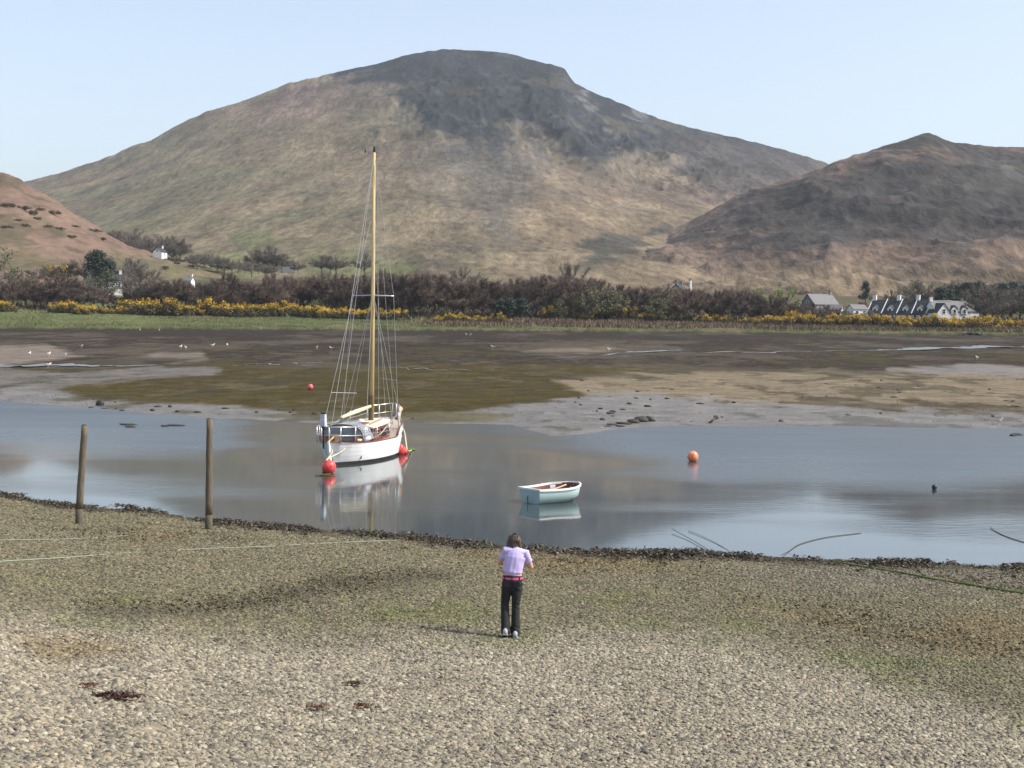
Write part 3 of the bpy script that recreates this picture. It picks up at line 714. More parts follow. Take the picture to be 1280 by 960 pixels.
for px, top in [(322, 312), (334, 308), (342, 311), (352, 318), (402, 319), (412, 320), (420, 318), (456, 317), (372, 326)]:
    tree('wide', px, top, 700, 'field_tree', 'grey bare tree among the green fields under the mountain', 'field trees under the mountain', wide=1.3)

def blades(name, label, R0, R1, A0, A1, n, h0, h1, m, lean, dens, seed, cat='grass'):
    rg = np.random.default_rng(seed); a = rg.uniform(A0, A1, n); r = rg.uniform(R0, R1, n)
    x, y = r * np.sin(a), r * np.cos(a); k = dens(x, y, r, a); keep = rg.random(n) < k; x, y, r = x[keep], y[keep], r[keep]; z = ground_z(x, y); n = len(x)
    h = rg.uniform(h0, h1, n) * (1 + .5 * fbm(x * .15, y * .15, 3, 2)); w = h * .20; t = rg.uniform(0, 6.28, n); dx, dy = np.cos(t) * w, np.sin(t) * w; l1, l2 = rg.normal(0, lean, n) * h, rg.normal(0, lean, n) * h
    V = np.stack([np.stack([x - dx, y - dy, z - .05], -1), np.stack([x + dx, y + dy, z - .05], -1), np.stack([x + l1, y + l2, z + h], -1)], 1).reshape(-1, 3)
    tag(link(name, soup(name, V, 3), m), label, cat, kind='stuff')
A0, A1 = TH0 - .03, TH1 + .03
edge_r = lambda a: R_EDGE + 9 * fbm(a * 60, a * 0 + 3.1, 3, 2)
blades('marsh_grass', 'short olive grass tussocks over the salt marsh', 338, 388, A0, A1, 60000, .12, .42, mat('marsh_grass', (0.088, 0.095, 0.036), .9, .45, .12), .5, lambda x, y, r, a: (r > edge_r(a) + .6) * np.clip(.55 + 1.1 * fbm(x * .06, y * .1, 4, 1), 0, 1), 31)
blades('reed_bed', 'dry brown reeds between the marsh and the far wood', 352, 394, float(th_el(470, 400)[0]), A1, 52000, .4, 1.0, mat('dry_reeds', (0.135, 0.095, 0.06), .9, .4, .15), .25, lambda x, y, r, a: smooth(352, 360, r + 10 * fbm(x * .05, y * .05, 3, 1)) * np.clip(.6 + .9 * fbm(x * .05, y * .12, 4, 3), 0, 1) * smooth(float(th_el(480, 400)[0]), float(th_el(640, 400)[0]), a), 32)
blades('meadow_tussocks', 'rough brown and olive undergrowth at the foot of the bare wood', 388, 455, A0, A1, 52000, .3, 1.3, mat('undergrowth', (0.082, 0.066, 0.04), .9, .45, .12), .35, lambda x, y, r, a: np.clip(.5 + 1.0 * fbm(x * .07, y * .07, 4, 4), 0, 1), 33)
blades('flats_weed', 'dark weed tufts speckled over the mud flats', 66, 336, A0, A1, 42000, .03, .14, mat('flats_weed', (0.045, 0.036, 0.016), .8, .5, .2), 1.6, lambda x, y, r, a: (r > np.interp(a, FTH, FR) + 1) * np.clip(.15 + 1.6 * fbm(x * .12, y * .05, 4, 2), 0, 1), 34, 'seaweed')

# gorse
def make_gorse(seed):
    root = empty('gorse_bush', (0, 0, -500)); rg = random.Random(seed)
    C = []; Y = []
    for k in range(16):
        a = rg.random() * 6.28; q = rg.random() ** .6
        x, y = math.cos(a) * q * 2.3, math.sin(a) * q * 1.7; z = rg.uniform(.5, 1.0) * (2.5 - .8 * q * q) * rg.uniform(.6, 1.05)
        C += [(x, y, z * .3), (x, y, z * .6), (x, y, z * .85)]
        if z > 1.0: Y.append((x, y, z + .12))
    mb = MB()
    for c in C[::3]: mb.tube([(c[0] * .2, c[1] * .2, -.2), (c[0], c[1], c[2] * 2)], [.06, .02], 3, False)
    mb.build('stem', BARK, root)
    link('foliage', leaf_mesh(seed, C, 1500, .15, .62, 'foliage'), LEAF_GORSE, root)
    link('blossom', leaf_mesh(seed + 1, Y, 620, .12, .52, 'blossom'), BLOSSOM, root)
    return root
GP = []
def gorse(px, base, r, label, group, s=1.0):
    p = on(px, r)
    if len(GP) < 5: o = make_gorse(50 + len(GP)); GP.append(o)
    else: o = copy_tree(random.choice(GP))
    o.location = p; o.rotation_euler = (0, 0, random.choice((0, math.pi)) + random.uniform(-.5, .5)); s *= random.choice((.62, .85, 1.0, 1.1, 1.3)) * random.uniform(.9, 1.1); o.scale = (s * random.uniform(1.0, 1.35), s, s * random.uniform(.95, 1.3))
    tag(o, label, 'bush', group)
for a, b, step, r0, r1, lab, grp, s in [
    (-20, 26, 13, 386, 392, 'yellow gorse bush at the near end of the wood below the bracken hill', 'gorse below the bracken hill', 1.0),
    (72, 165, 9, 386, 392, 'low flowering gorse bush on the meadow in front of the white house', 'gorse before the white house', .95),
    (165, 400, 9, 386, 393, 'bushy yellow gorse in the long hedge between marsh and alders', 'long gorse hedge', 1.2),
    (400, 500, 9, 386, 391, 'yellow gorse in the hedge seen behind the yacht mast', 'gorse behind the mast', 1.0),
    (548, 634, 10, 372, 378, 'yellow gorse in the short row in front of the dark evergreens', 'short gorse row', .8),
    (690, 830, 10, 392, 400, 'yellow gorse growing in under the edge of the bare wood', 'gorse under the wood', 1.15),
    (880, 950, 16, 388, 394, 'scattered small gorse bush at the thin end of the wood', 'scattered gorse', .8),
    (950, 1080, 9, 385, 392, 'large yellow gorse bush in the row before the grey cottage', 'gorse before the grey cottage', 1.15),
    (1080, 1112, 9, 384, 390, 'yellow gorse bush beside the lawn of the slate-roofed row', 'gorse beside the lawn', 1.1),
    (1112, 1215, 9, 378, 384, 'gorse bush below the lawn of the white houses', 'gorse below the lawn', .85),
    (1150, 1230, 11, 395, 405, 'gorse bush right under the walls of the white houses', 'gorse under the house walls', .8),
    (1215, 1300, 11, 376, 392, 'brown-green gorse bush in front of the dark wall', 'gorse before the dark wall', .9)]:
    x = a
    while x < b:
        gorse(x, 0, random.uniform(r0, r1), lab + ((', below the ' + ('broad grey tree' if x < 220 else 'small white cottage' if x < 265 else 'hedgerow' if x < 330 else 'stone barn')) if grp == 'long gorse hedge' else ''), grp, s); x += step * random.uniform(.8, 1.25)
for px, r in [(70, 500), (76, 500), (66, 505)]:
    gorse(px, 0, r, 'tall yellow gorse patch among the trees under the bracken hill', 'gorse among hillside trees', 1.4)
SCRUB = make_gorse(77); SCRUB.name = 'scrub_bush'
for ch in list(SCRUB.children):
    if ch.name.startswith('blossom'): bpy.data.objects.remove(ch)
SCRUB.location = hit(40, 268); tag(SCRUB, 'dark scrub bush high up the bracken hill near its rocky brow', 'bush', 'scrub on the bracken hill')
for px, py in [(10, 285), (22, 276), (33, 283), (45, 274), (60, 284), (75, 287), (88, 297), (30, 262), (50, 263), (66, 268), (95, 284), (118, 290), (128, 300), (8, 258), (215, 326), (222, 330), (228, 327), (240, 334), (206, 336), (236, 326)]:
    x_, y_, z_ = hit(px, py)
    o = copy_tree(SCRUB); o.location = (x_, y_, z_); k = random.uniform(.7, 1.4); o.scale = (k * 1.3, k, k * .7); o.rotation_euler = (0, 0, random.random() * 6)
    tag(o, 'dark scrub bush ' + ('just below the small white hill cottage' if px > 200 else 'high up the bracken hill near its rocky brow' if py < 272 else 'on the shoulder of the bracken hill towards the trees' if px > 84 else 'in the open middle of the bracken hillside'), 'bush', 'scrub on the bracken hill')

# ================================================================== HOUSES
WHITE = mat('white_render', (0.72, 0.72, 0.70), 0.8, 0.08, 0.8)
SLATE = mat('dark_slate', (0.020, 0.023, 0.028), 0.75, 0.3, 1.5)
SLATE_L = mat('grey_slate', (0.13, 0.126, 0.126), 0.7, 0.2, 1.5)
STONE = mat('grey_stone', (0.2, 0.19, 0.18), 0.9, 0.3, 1.2, 0.03)
PANE = mat('window_pane', (0.03, 0.035, 0.04), 0.12, 0.1, 1.0)
FRAME = mat('painted_frame', (0.75, 0.75, 0.73), 0.5, 0.05, 2.0)
POT = mat('clay_pot', (0.25, 0.12, 0.08), 0.8, 0.2, 3.0)
WALLDARK = mat('dark_drystone', (0.05, 0.05, 0.048), 0.95, 0.4, 1.0, 0.05)
def gable_roof(mb, x0, x1, y0, y1, ze, zr, th=.18, ov=.25):
    """two slabs; ridge along x"""
    ym = (y0 + y1) / 2
    for s, ya in ((-1, y0), (1, y1)):
        k = (zr - ze) / (ym - y0); e = ya + s * ov; zl = ze - k * ov
        a = [(x0 - ov, e, zl), (x1 + ov, e, zl), (x1 + ov, ym, zr), (x0 - ov, ym, zr)]
        b = [(p[0], p[1], p[2] + th) for p in a]
        mb.add(a + b, [(3, 2, 1, 0), (4, 5, 6, 7), (0, 1, 5, 4), (1, 2, 6, 5), (2, 3, 7, 6), (3, 0, 4, 7)])
def gable_wall(mb, x0, x1, y0, y1, ze, zr, zb=-1.5):
    ym = (y0 + y1) / 2
    vs = []
    for x in (x0, x1): vs += [(x, y0, zb), (x, y1, zb), (x, y1, ze), (x, ym, zr), (x, y0, ze)]
    mb.add(vs, [(0, 1, 2, 3, 4), (9, 8, 7, 6, 5), (0, 5, 6, 1), (1, 6, 7, 2), (0, 4, 9, 5)])
def win(root, c, w, h, face=(0, -1)):
    """window on a wall that faces (fx, fy): frame with a pane and a glazing bar"""
    M = Matrix.Rotation(math.atan2(face[0], -face[1]), 3, 'Z'); c = Vector(c)
    f = MB(); t = .1
    for dx, dz, sx, sz in ((0, h / 2, w, t), (0, -h / 2, w + .1, t), (-w / 2, 0, t, h), (w / 2, 0, t, h), (0, 0, w, .06)):
        f.box(c + M @ Vector((dx, -.05, dz)), (sx, .12, sz), M)
    fo = f.build('window', FRAME, root)
    MB().box(c + M @ Vector((0, -.015, 0)), (w * .96, .04, h * .96), M).build('pane', PANE, fo)
def chimney(root, c, w=.9, h=1.4, m=None, pots=2):
    o = MB().box((c[0], c[1], c[2] + h / 2 - .5), (w, .6, h + 1)).box((c[0], c[1], c[2] + h), (w + .15, .75, .12)).build('chimney', m or WHITE, root)
    p = MB()
    for i in range(pots): p.tube([(c[0] + (i - (pots - 1) / 2) * .38, c[1], c[2] + h), (c[0] + (i - (pots - 1) / 2) * .38, c[1], c[2] + h + .45)], [.13, .1], 8)
    p.build('chimney_pot', POT, o)
def dormer(root, x, y, z, w=1.7, d=2.4, wall=WHITE, roof=SLATE):
    g = MB(); hw = w / 2
    vs = []
    for yy in (y, y + d): vs += [(x - hw, yy, z - .2), (x + hw, yy, z - .2), (x + hw, yy, z + 1.35), (x, yy, z + 2.2), (x - hw, yy, z + 1.35)]
    g.add(vs, [(0, 1, 2, 3, 4), (9, 8, 7, 6, 5), (1, 6, 7, 2), (0, 4, 9, 5)])
    o = g.build('dormer', wall, root)
    r = MB()
    for s in (-1, 1):
        a = [(x + s * (hw + .2), y - .2, z + 1.15), (x, y - .2, z + 2.25), (x, y + d, z + 2.25), (x + s * (hw + .2), y + d, z + 1.15)]
        b = [(p[0], p[1], p[2] + .12) for p in a]; r.add(a + b, [(3, 2, 1, 0), (4, 5, 6, 7), (0, 1, 5, 4), (1, 2, 6, 5), (2, 3, 7, 6), (3, 0, 4, 7)])
    r.build('dormer_roof', roof, o)
    f = MB(); f.box((x, y - .04, z + .65), (w * .56, .08, 1.15)); f.build('dormer_window', FRAME, o)
    return o
def dormer_pane(root, x, y, z, w=1.7):
    MB().box((x - .17, y - .09, z + .65), (w * .2, .03, .95)).box((x + .17, y - .09, z + .65), (w * .2, .03, .95)).build('pane', PANE, root)
def house(name, label, px, py, r, rz, cat='house'):
    if r is None: p = hit(px, py); return tag(empty(name, (p[0], p[1], p[2] + .3), rz), label, cat), -.3
    p = on(px, r); z = CAM_H + float(th_el(px, py)[1]) * r
    return tag(empty(name, (p[0], p[1], z), rz), label, cat), p[2] - z
def row():
    o, dz = house('terraced_house', 'long white terrace with a dark slate roof, stone dormers and white chimneys', 1127, 402.5, 440, R(40) * -1)
    L, D, E, T = 18.5, 8.0, 2.3, 6.4
    b = MB(); gable_wall(b, -L / 2, L / 2, -D / 2, D / 2, E, T, min(dz, 0) - 2); b.build('wall', WHITE, o)
    b = MB(); gable_roof(b, -L / 2, L / 2, -D / 2, D / 2, E, T); ro = b.build('roof', SLATE, o)
    k = (T - E) / (D / 2)
    for x in (-L / 2 - .05, -4.6, 0.2, 4.8, L / 2 + .05):
        b = MB(); a = math.atan(k)
        for s in (-1, 1):
            b.box((x, s * D / 4, (E + T) / 2 + .3), (.2, D / 2 / math.cos(a) + .2, .22), Matrix.Rotation(-s * a, 3, 'X'))
        b.build('coping', WHITE, ro)
    for x in (-7.0, -2.2, 2.5, 7.0):
        d = dormer(o, x, -D / 2 + .8, E + .35); dormer_pane(d, x, -D / 2 + .8, E + .35)
    for x in (-L / 2 + .6, -1.0, 5.0): chimney(o, (x, 0, T), 1.1, 1.5)
    for x in (-8, -6, -3.4, -1, 1.6, 3.4, 6, 8): win(o, (x, -D / 2, 1.4), .9, 1.3)
    win(o, (L / 2, 0, 4.2), .8, 1.0, (1, 0)); win(o, (L / 2, -2, 1.4), .9, 1.3, (1, 0)); win(o, (L / 2, 2, 1.4), .9, 1.3, (1, 0))
    dd = MB().box((-4.8, -D / 2 - .04, 1.0), (.95, .1, 2.1)).build('door', SLATE, o); MB().box((-4.5, -D / 2 - .12, 1.0), (.05, .06, .16)).build('handle', FRAME, dd)
def cottage2():
    o, dz = house('white_house', 'white house with pale grey roof, gabled dormers and a hipped wing', 1184, 403, 436, R(14))
    L, D, E, T = 11.5, 6.5, 3.3, 6.1
    b = MB(); gable_wall(b, -L / 2, L / 2, -D / 2, D / 2, E, T, min(dz, 0) - 2); b.build('wall', WHITE, o)
    b = MB(); gable_roof(b, -L / 2, L / 2, -D / 2, D / 2, E, T); ro = b.build('roof', SLATE_L, o)
    MB().box((-1.0, 0, T + .22), (4.0, .5, .1)).build('ridge_cap', FRAME, ro)
    # projecting gable wing
    w = MB(); x0, x1, y0 = -L / 2 - .6, -L / 2 + 3.4, -D / 2 - 2.2; xm = (x0 + x1) / 2
    vs = []
    for yy in (y0, 0): vs += [(x0, yy, -2 + min(dz, 0)), (x1, yy, -2 + min(dz, 0)), (x1, yy, 2.9), (xm, yy, 5.3), (x0, yy, 2.9)]
    w.add(vs, [(0, 1, 2, 3, 4), (9, 8, 7, 6, 5), (1, 6, 7, 2), (0, 4, 9, 5)]); w.build('gable_wing', WHITE, o)
    r = MB()
    for s, xa in ((-1, x0), (1, x1)):
        a = [(xa + s * .25, y0 - .2, 2.6), (xm, y0 - .2, 5.4), (xm, 0, 5.4), (xa + s * .25, 0, 2.6)]
        c = [(p[0], p[1], p[2] + .15) for p in a]; r.add(a + c, [(3, 2, 1, 0), (4, 5, 6, 7), (0, 1, 5, 4), (1, 2, 6, 5), (2, 3, 7, 6), (3, 0, 4, 7)])
    r.build('wing_roof', SLATE, o)
    win(o, (xm, y0, 3.1), .9, 1.3); win(o, (xm, y0, .8), 1.2, 1.2)
    for x in (.2, 3.4):
        d = dormer(o, x, -D / 2 - .25, 2.6, 1.9, 2.6); dormer_pane(d, x, -D / 2 - .25, 2.6, 1.9); win(o, (x, -D / 2, 1.2), .9, 1.3)
    chimney(o, (4.6, 0, T), .8, .9, STONE); chimney(o, (-L / 2 + .4, 0, T), .9, 1.0)
    # hipped wing
    h = MB(); cx = L / 2 + 1.4
    h.box((cx, 0, .3 + min(dz, 0) / 2), (2.8, 5.6, 5.6 - min(dz, 0))); h.build('side_wing', WHITE, o)
    MB().box((cx, 0, 3.95), (3.2, 6.0, 1.7), None, .35).build('hip_roof', SLATE_L, o)
    win(o, (cx, -2.8, 1.4), .9, 1.3)
def small_house(name, label, px, py, r, rz, w, d, e, t, wall, roof, wins=2, ch=1, gable=False):
    o, dz = house(name, label, px, py, r, rz)
    b = MB(); gable_wall(b, -w / 2, w / 2, -d / 2, d / 2, e, t, min(dz, 0) - 1.5); b.build('wall', wall, o)
    b = MB(); gable_roof(b, -w / 2, w / 2, -d / 2, d / 2, e, t); b.build('roof', roof, o)
    for i in range(wins):
        x = (i + .5) / wins * w - w / 2; win(o, (x, -d / 2, e * .55), .8, 1.1)
    if gable:
        win(o, (w / 2, 0, e + .5), .8, 1.0, (1, 0)); win(o, (-w / 2, 0, e + .5), .8, 1.0, (-1, 0))
    for i in range(ch): chimney(o, ((-1) ** i * (w / 2 - .45), 0, t), .8, 1.1, wall if wall is not WHITE else WHITE)
    return o
row(); cottage2()
small_house('hill_cottage', 'tiny white gabled cottage alone on the shoulder of the bracken hill', 200, 322, None, R(80), 6.0, 4.2, 2.2, 3.9, WHITE, SLATE, 1, 1, True)
small_house('white_villa', 'white house half hidden by trees beneath the dark pines', 140, 366, None, R(18), 6.0, 5.0, 3.6, 5.6, WHITE, SLATE, 3, 2)
small_house('grey_outhouse', 'narrow grey gabled building beside the white house beneath the pines', 117, 366, None, R(80), 6.0, 2.4, 4.0, 5.4, STONE, SLATE, 1, 0, True)
small_house('white_cottage', 'small white cottage glimpsed between the bare alders', 235, 360, None, R(-10), 3.6, 4.0, 2.2, 3.6, WHITE, SLATE_L, 2, 1)
small_house('stone_barn', 'low grey stone barn at the edge of the green fields', 359, 337, None, R(10), 8.0, 5.0, 2.0, 3.8, STONE, SLATE_L, 2, 0)
small_house('grey_lodge', 'tall grey gabled house with chimneys rising behind the bare wood', 848, 377, 470, R(70), 8.0, 6.5, 2.6, 5.4, STONE, SLATE, 2, 2, True)
small_house('grey_wing', 'slim grey gable with a dark chimney left of the tall grey house', 835, 377, 474, R(80), 4.0, 3.6, 2.6, 4.6, STONE, SLATE, 1, 1, True)
small_house('grey_cottage', 'grey slate-roofed cottage with a dark chimney behind the gorse', 1024, 394, 430, R(30), 9.0, 6.0, 3.2, 6.0, STONE, SLATE_L, 3, 1, True)
small_house('white_porch_cottage', 'small white cottage with a dark porch behind the gorse', 1042, 398, 420, R(-25), 4.6, 3.6, 2.4, 3.8, WHITE, SLATE_L, 2, 0, True)
small_house('roadside_shed', 'small pale shed between the reddish tree and the terrace', 1071, 396, 428, R(25), 5.0, 3.2, 2.2, 3.4, WHITE, SLATE_L, 2, 0)
# tall thin chimney behind the wood
p = on(862, 466); o = tag(empty('chimney_stack', p), 'tall thin white chimney stack rising from behind the bare wood', 'chimney'); hh = top_h(862, 349, p)
MB().tube([(0, 0, -.5), (0, 0, hh - .4)], [.55, .4], 10).build('shaft', WHITE, o); MB().tube([(0, 0, hh - .4), (0, 0, hh)], [.5, .46], 10).build('cap', POT, o)
# dark wall by the road
A = on(1205, 398); B = on(1330, 392); n = 26
wo = tag(empty('roadside_wall', (A[0], A[1], A[2])), 'long dark drystone wall beside the white houses', 'wall'); mb = MB(); cp = MB()
for i in range(n):
    t = (i + .5) / n; q = Vector(A).lerp(Vector(B), t) - Vector(A); q.z = float(land_z(np.array([A[0] + q.x]), np.array([A[1] + q.y]))[0]) - A[2]
    ln = (Vector(B) - Vector(A)).length / n; ang = math.atan2(B[1] - A[1], B[0] - A[0])
    mb.box((q.x, q.y, q.z + .75), (ln * 1.0, .5, 2.1 + random.uniform(-.12, .12)), Matrix.Rotation(ang, 3, 'Z'))
    cp.box((q.x, q.y, q.z + 1.9), (ln * .9, .34, .22), Matrix.Rotation(ang + random.uniform(-.05, .05), 3, 'Z'))
mb.build('wall_body', WALLDARK, wo); cp.build('coping', WALLDARK, wo)

# ================================================================== BOATS
HULLW = mat('white_hull_paint', (0.78, 0.79, 0.78), 0.35, 0.05, 1.2, coat=.2)
BOTTOM = mat('dark_antifouling', (0.025, 0.022, 0.02), 0.8, 0.4, 3.0)
MAHOG = mat('mahogany', (0.16, 0.045, 0.03), 0.4, 0.3, 3.0, stretch=(1, 6, 6))
DECK = mat('weathered_deck', (0.42, 0.34, 0.27), 0.8, 0.2, 3.0)
CREAM = mat('cream_cabin_top', (0.66, 0.58, 0.44), 0.6, 0.1, 3.0)
SPAR = mat('varnished_spar', (0.58, 0.42, 0.18), 0.4, 0.2, 2.0, stretch=(6, 6, 1))
BOOMC = mat('pale_boom', (0.68, 0.60, 0.38), 0.45, 0.1, 2.0)
STEEL = mat('stainless_tube', (0.62, 0.62, 0.62), 0.3, 0.1, 4.0, metal=.7)
WIRE = mat('rigging_wire', (0.42, 0.41, 0.40), 0.5, 0.1, 2.0)
CANVAS = mat('grey_canvas', (0.22, 0.24, 0.27), 0.8, 0.15, 3.0)
CLEAR = mat('clear_vinyl', (0.24, 0.27, 0.30), 0.12, 0.3, 2.0)
BLACK = mat('black_rubber', (0.012, 0.012, 0.013), 0.6, 0.3, 5.0)
COWL = mat('grey_cowl', (0.50, 0.53, 0.56), 0.4, 0.05, 5.0)
ROPE = mat('pale_rope', (0.48, 0.42, 0.30), 0.9, 0.25, 30.0)
ROPEG = mat('faded_green_rope', (0.27, 0.31, 0.25), 0.9, 0.2, 30.0)
WEEDG = mat('green_weed', (0.10, 0.15, 0.02), 0.7, 0.4, 8.0)
WEEDB = mat('brown_seaweed', (0.05, 0.037, 0.018), 0.5, 0.5, 6.0)
WEEDR = mat('dried_red_seaweed', (0.16, 0.075, 0.04), 0.7, 0.4, 8.0)
REDB = mat('red_buoy_plastic', (0.72, 0.075, 0.065), 0.4, 0.1, 6.0)
ORGB = mat('orange_buoy_plastic', (0.80, 0.24, 0.12), 0.4, 0.15, 5.0)
ORG2 = mat('orange_float', (0.85, 0.30, 0.08), 0.6, 0.1, 5.0)
MINT = mat('pale_mint_paint', (0.46, 0.60, 0.58), 0.45, 0.10, 2.5)
MAROON = mat('maroon_paint', (0.13, 0.045, 0.04), 0.6, 0.25, 4.0)
PINKI = mat('faded_red_paint', (0.36, 0.19, 0.15), 0.6, 0.25, 4.0)
RAILW = mat('white_gunwale', (0.76, 0.74, 0.70), 0.5, 0.12, 6.0)
WOODP = mat('bare_thwart_wood', (0.55, 0.42, 0.22), 0.6, 0.2, 6.0)

def yacht():
    L, B = 7.3, 1.08
    x0, y0, _ = hit(411, 583, 0.0)
    o = tag(empty('sailing_yacht', (x0, y0, 0), R(90 - 13.5)), 'white wooden sailing yacht with a tall bare mast moored on the calm loch', 'sailboat')
    U = [0, .03, .08, .16, .28, .42, .56, .7, .82, .91, .97, 1]
    FB = [.03, .30, .52, .74, .92, 1.0, 1.0, .92, .72, .44, .18, .02]
    WL = [.02, .16, .36, .62, .84, .94, .95, .86, .62, .34, .12, .01]
    n = 64
    def zs(s):
        return float(.74 + .10 * max(0, 1 - s / 2.0) ** 2 + .38 * smooth(4.35, 4.95, s) + .13 * max(0, (s - 4.8) / 2.8) ** 1.5)
    def sect(u):
        s = u * L; zz = zs(s); b = float(np.interp(u, U, FB)) * B; w = float(np.interp(u, U, WL)) * B
        pts = []
        for z in [zz, zz * .8, zz * .6, zz * .4, zz * .22, .10, 0.0, -.15, -.35, -.6]:
            if z >= .1: q = (z - .1) / (zz - .1); y = w + (b - w) * (q ** .75)
            else: y = w * max(0.02, 1 - ((.1 - z) / .72) ** 1.6)
            k = .88 + .12 * min(1, max(0, z) / .8)
            pts.append((L / 2 + (s - L / 2) * k, y, z))
        return pts
    us = [0.5 - 0.5 * math.cos(math.pi * i / (n - 1)) for i in range(n)]; S = [sect(u) for u in us]
    for lo, hi, m, nm in ((0, 6, HULLW, 'hull'), (5, 10, BOTTOM, 'bottom_paint')):
        mb = MB(); rings = [[(p[0], -p[1], p[2]) for p in s[lo:hi]][::-1] + [] for s in S]
        mb.rings(rings, False, False); mb.rings([[(p[0], p[1], p[2]) for p in s[lo:hi]] for s in S], False, False)
        mb.build(nm, m, o, True)
    mb = MB(); vs = []; fs = []
    for i, s in enumerate(S):
        p = s[0]; vs += [(p[0], p[1] * .985, p[2] - .05), (p[0], 0, p[2] - .02), (p[0], -p[1] * .985, p[2] - .05)]
        if i: fs += [(3 * i - 3, 3 * i - 2, 3 * i + 1, 3 * i), (3 * i - 2, 3 * i - 1, 3 * i + 2, 3 * i + 1)]
    mb.add(vs, fs); mb.build('deck', DECK, o)
    for sg in (-1, 1):
        MB().tube([(s[0][0], sg * s[0][1], s[0][2] + .012) for s in S], .022, 6).build('toe_rail', MAHOG, o, True)
    # planking seams and through-hull fittings on the shown side
    sm = MB()
    for j, k in ((1, .0), (2, .0), (3, 0)): sm.tube([(s[j][0], -s[j][1] - .001, s[j][2]) for s in S[4:-4]], .004, 4)
    sm.build('plank_seam', mat('seam', (0.45, 0.45, 0.45), .6), o)
    def side(s, z):                            # a point on the starboard topside
        u = s / L; zz = zs(s); b = float(np.interp(u, U, FB)) * B; w = float(np.interp(u, U, WL)) * B
        return Vector((L / 2 + (s - L / 2) * (.88 + .12 * min(1, z / .8)), -(w + (b - w) * max(0, (z - .1) / (zz - .1)) ** .75), z))
    for s, z, r in ((1.15, .22, .05), (5.5, .78, .06), (5.95, .83, .06)):
        p = side(s, z); M = Matrix.Rotation(R(-12 if s > 3 else 25), 3, 'Z')
        MB().ball(p, (r, .02, r * 1.1), 10, 6, M).build('port_hole', BLACK, o, True)
    # stern post and rudder
    MB().add([(.42, .035, -.5), (.02, .035, .86), (-.12, .035, .86), (.2, .035, -.5), (.42, -.035, -.5), (.02, -.035, .86), (-.12, -.035, .86), (.2, -.035, -.5)],
             [(0, 1, 2, 3), (7, 6, 5, 4), (0, 4, 5, 1), (1, 5, 6, 2), (2, 6, 7, 3), (3, 7, 4, 0)]).build('rudder', HULLW, o)
    MB().tube([(-.05, 0, .86), (.5, .02, .98), (1.3, .05, 1.0)], [.03, .028, .02], 8).build('tiller', SPAR, o)
    # cabin
    zd = .70; cab = MB(); lo = []; hi = []
    for s, w in ((2.65, .66), (3.6, .70), (4.4, .66), (5.05, .45)):
        zt = 1.16 + .05 * (s - 2.65); lo.append((s, w + .05, zd)); hi.append((s, w, zt))
    ring = lambda P: [(a, b, c) for a, b, c in P] + [(a, -b, c) for a, b, c in P[::-1]]
    cab.rings([ring(lo), ring(hi)], False); co = cab.build('cabin', MAHOG, o)
    tp = MB(); a = ring([(s + (.08 if i == 3 else (-.1 if i == 0 else 0)), b + .06, c) for i, (s, b, c) in enumerate(hi)]); mid = [(s, b * .5, c + .085) for s, b, c in a]
    tp.rings([[(s, b, c) for s, b, c in a], [(s, b, c + .045) for s, b, c in a], mid], True); tp.build('cabin_top', CREAM, co)
    for s, w, h in ((3.05, .36, .24), (3.75, .5, .26), (4.35, .3, .22)):
        for sg in (-1, 1):
            yy = sg * float(np.interp(s, [2.65, 3.6, 4.4, 5.05], [.70, .735, .70, .5]))
            f = MB().box((s, yy, .96), (w + .06, .04, h + .06)).build('window', STEEL if w < .45 else MAHOG, co); MB().box((s, yy + sg * .012, .96), (w, .04, h)).build('pane', BLACK, f)
    MB().box((2.63, 0, .93), (.03, .5, .42)).build('companionway', BLACK, co)
    MB().box((3.1, 0, 1.3), (.7, .55, .05)).build('hatch', MAHOG, co); MB().ball((4.0, .25, 1.33), (.12, .12, .07)).build('vent', HULLW, co, True)
    for sg in (-1, 1): MB().tube([(2.8, sg * .5, 1.3), (3.2, sg * .5, 1.34), (4.4, sg * .45, 1.4)], .015, 6).build('grab_rail', MAHOG, co)
    # cockpit coaming
    for sg in (-1, 1):
        MB().box((1.75, sg * .62, .83), (1.8, .05, .28)).build('coaming', MAHOG, o)
    MB().box((1.75, 0, .71), (1.75, 1.18, .03)).build('cockpit_well', BLACK, o)
    # spray hood
    hood = MB(); fr = []; N = 12
    for s, ht, w in ((1.35, .58, .80), (1.9, .66, .80), (2.35, .56, .76), (2.72, .22, .70)):
        fr.append([(s, w * math.cos(math.pi * i / N), .80 + ht * math.sin(math.pi * i / N) ** .6) for i in range(N + 1)])
    hood.rings(fr, False, False); h2 = [[(x, y * .985, z - .015) for x, y, z in r] for r in fr]; hood.rings([r[::-1] for r in h2], False, False)
    ho = hood.build('spray_hood', CANVAS, o, True)
    for a, b, i0, i1 in ((0, 1, 1, 3), (0, 1, 9, 11), (1, 2, 1, 3), (1, 2, 9, 11), (0, 1, 7, 9), (0, 1, 3, 5), (1, 2, 4, 8), (2, 3, 1, 4), (2, 3, 4, 8), (2, 3, 8, 11)):
        w = MB(); quad = []
        for (k, t) in ((a, .14), (a, .86)):
            quad.append([Vector(fr[a][i]).lerp(Vector(fr[b][i]), t) + Vector((.0, .015 * (1 if fr[a][i][1] > 0 else -1), .018)) for i in range(i0, i1 + 1)])
        w.rings(quad, False, False); w.build('hood_window', CLEAR, ho, True)
    aft = MB(); aft.add([(1.36, y * .97, z - .02) for _, y, z in fr[0]] + [(1.36, 0, .8)], [tuple(range(N + 1))]); aft.build('hood_curtain', CANVAS, ho)
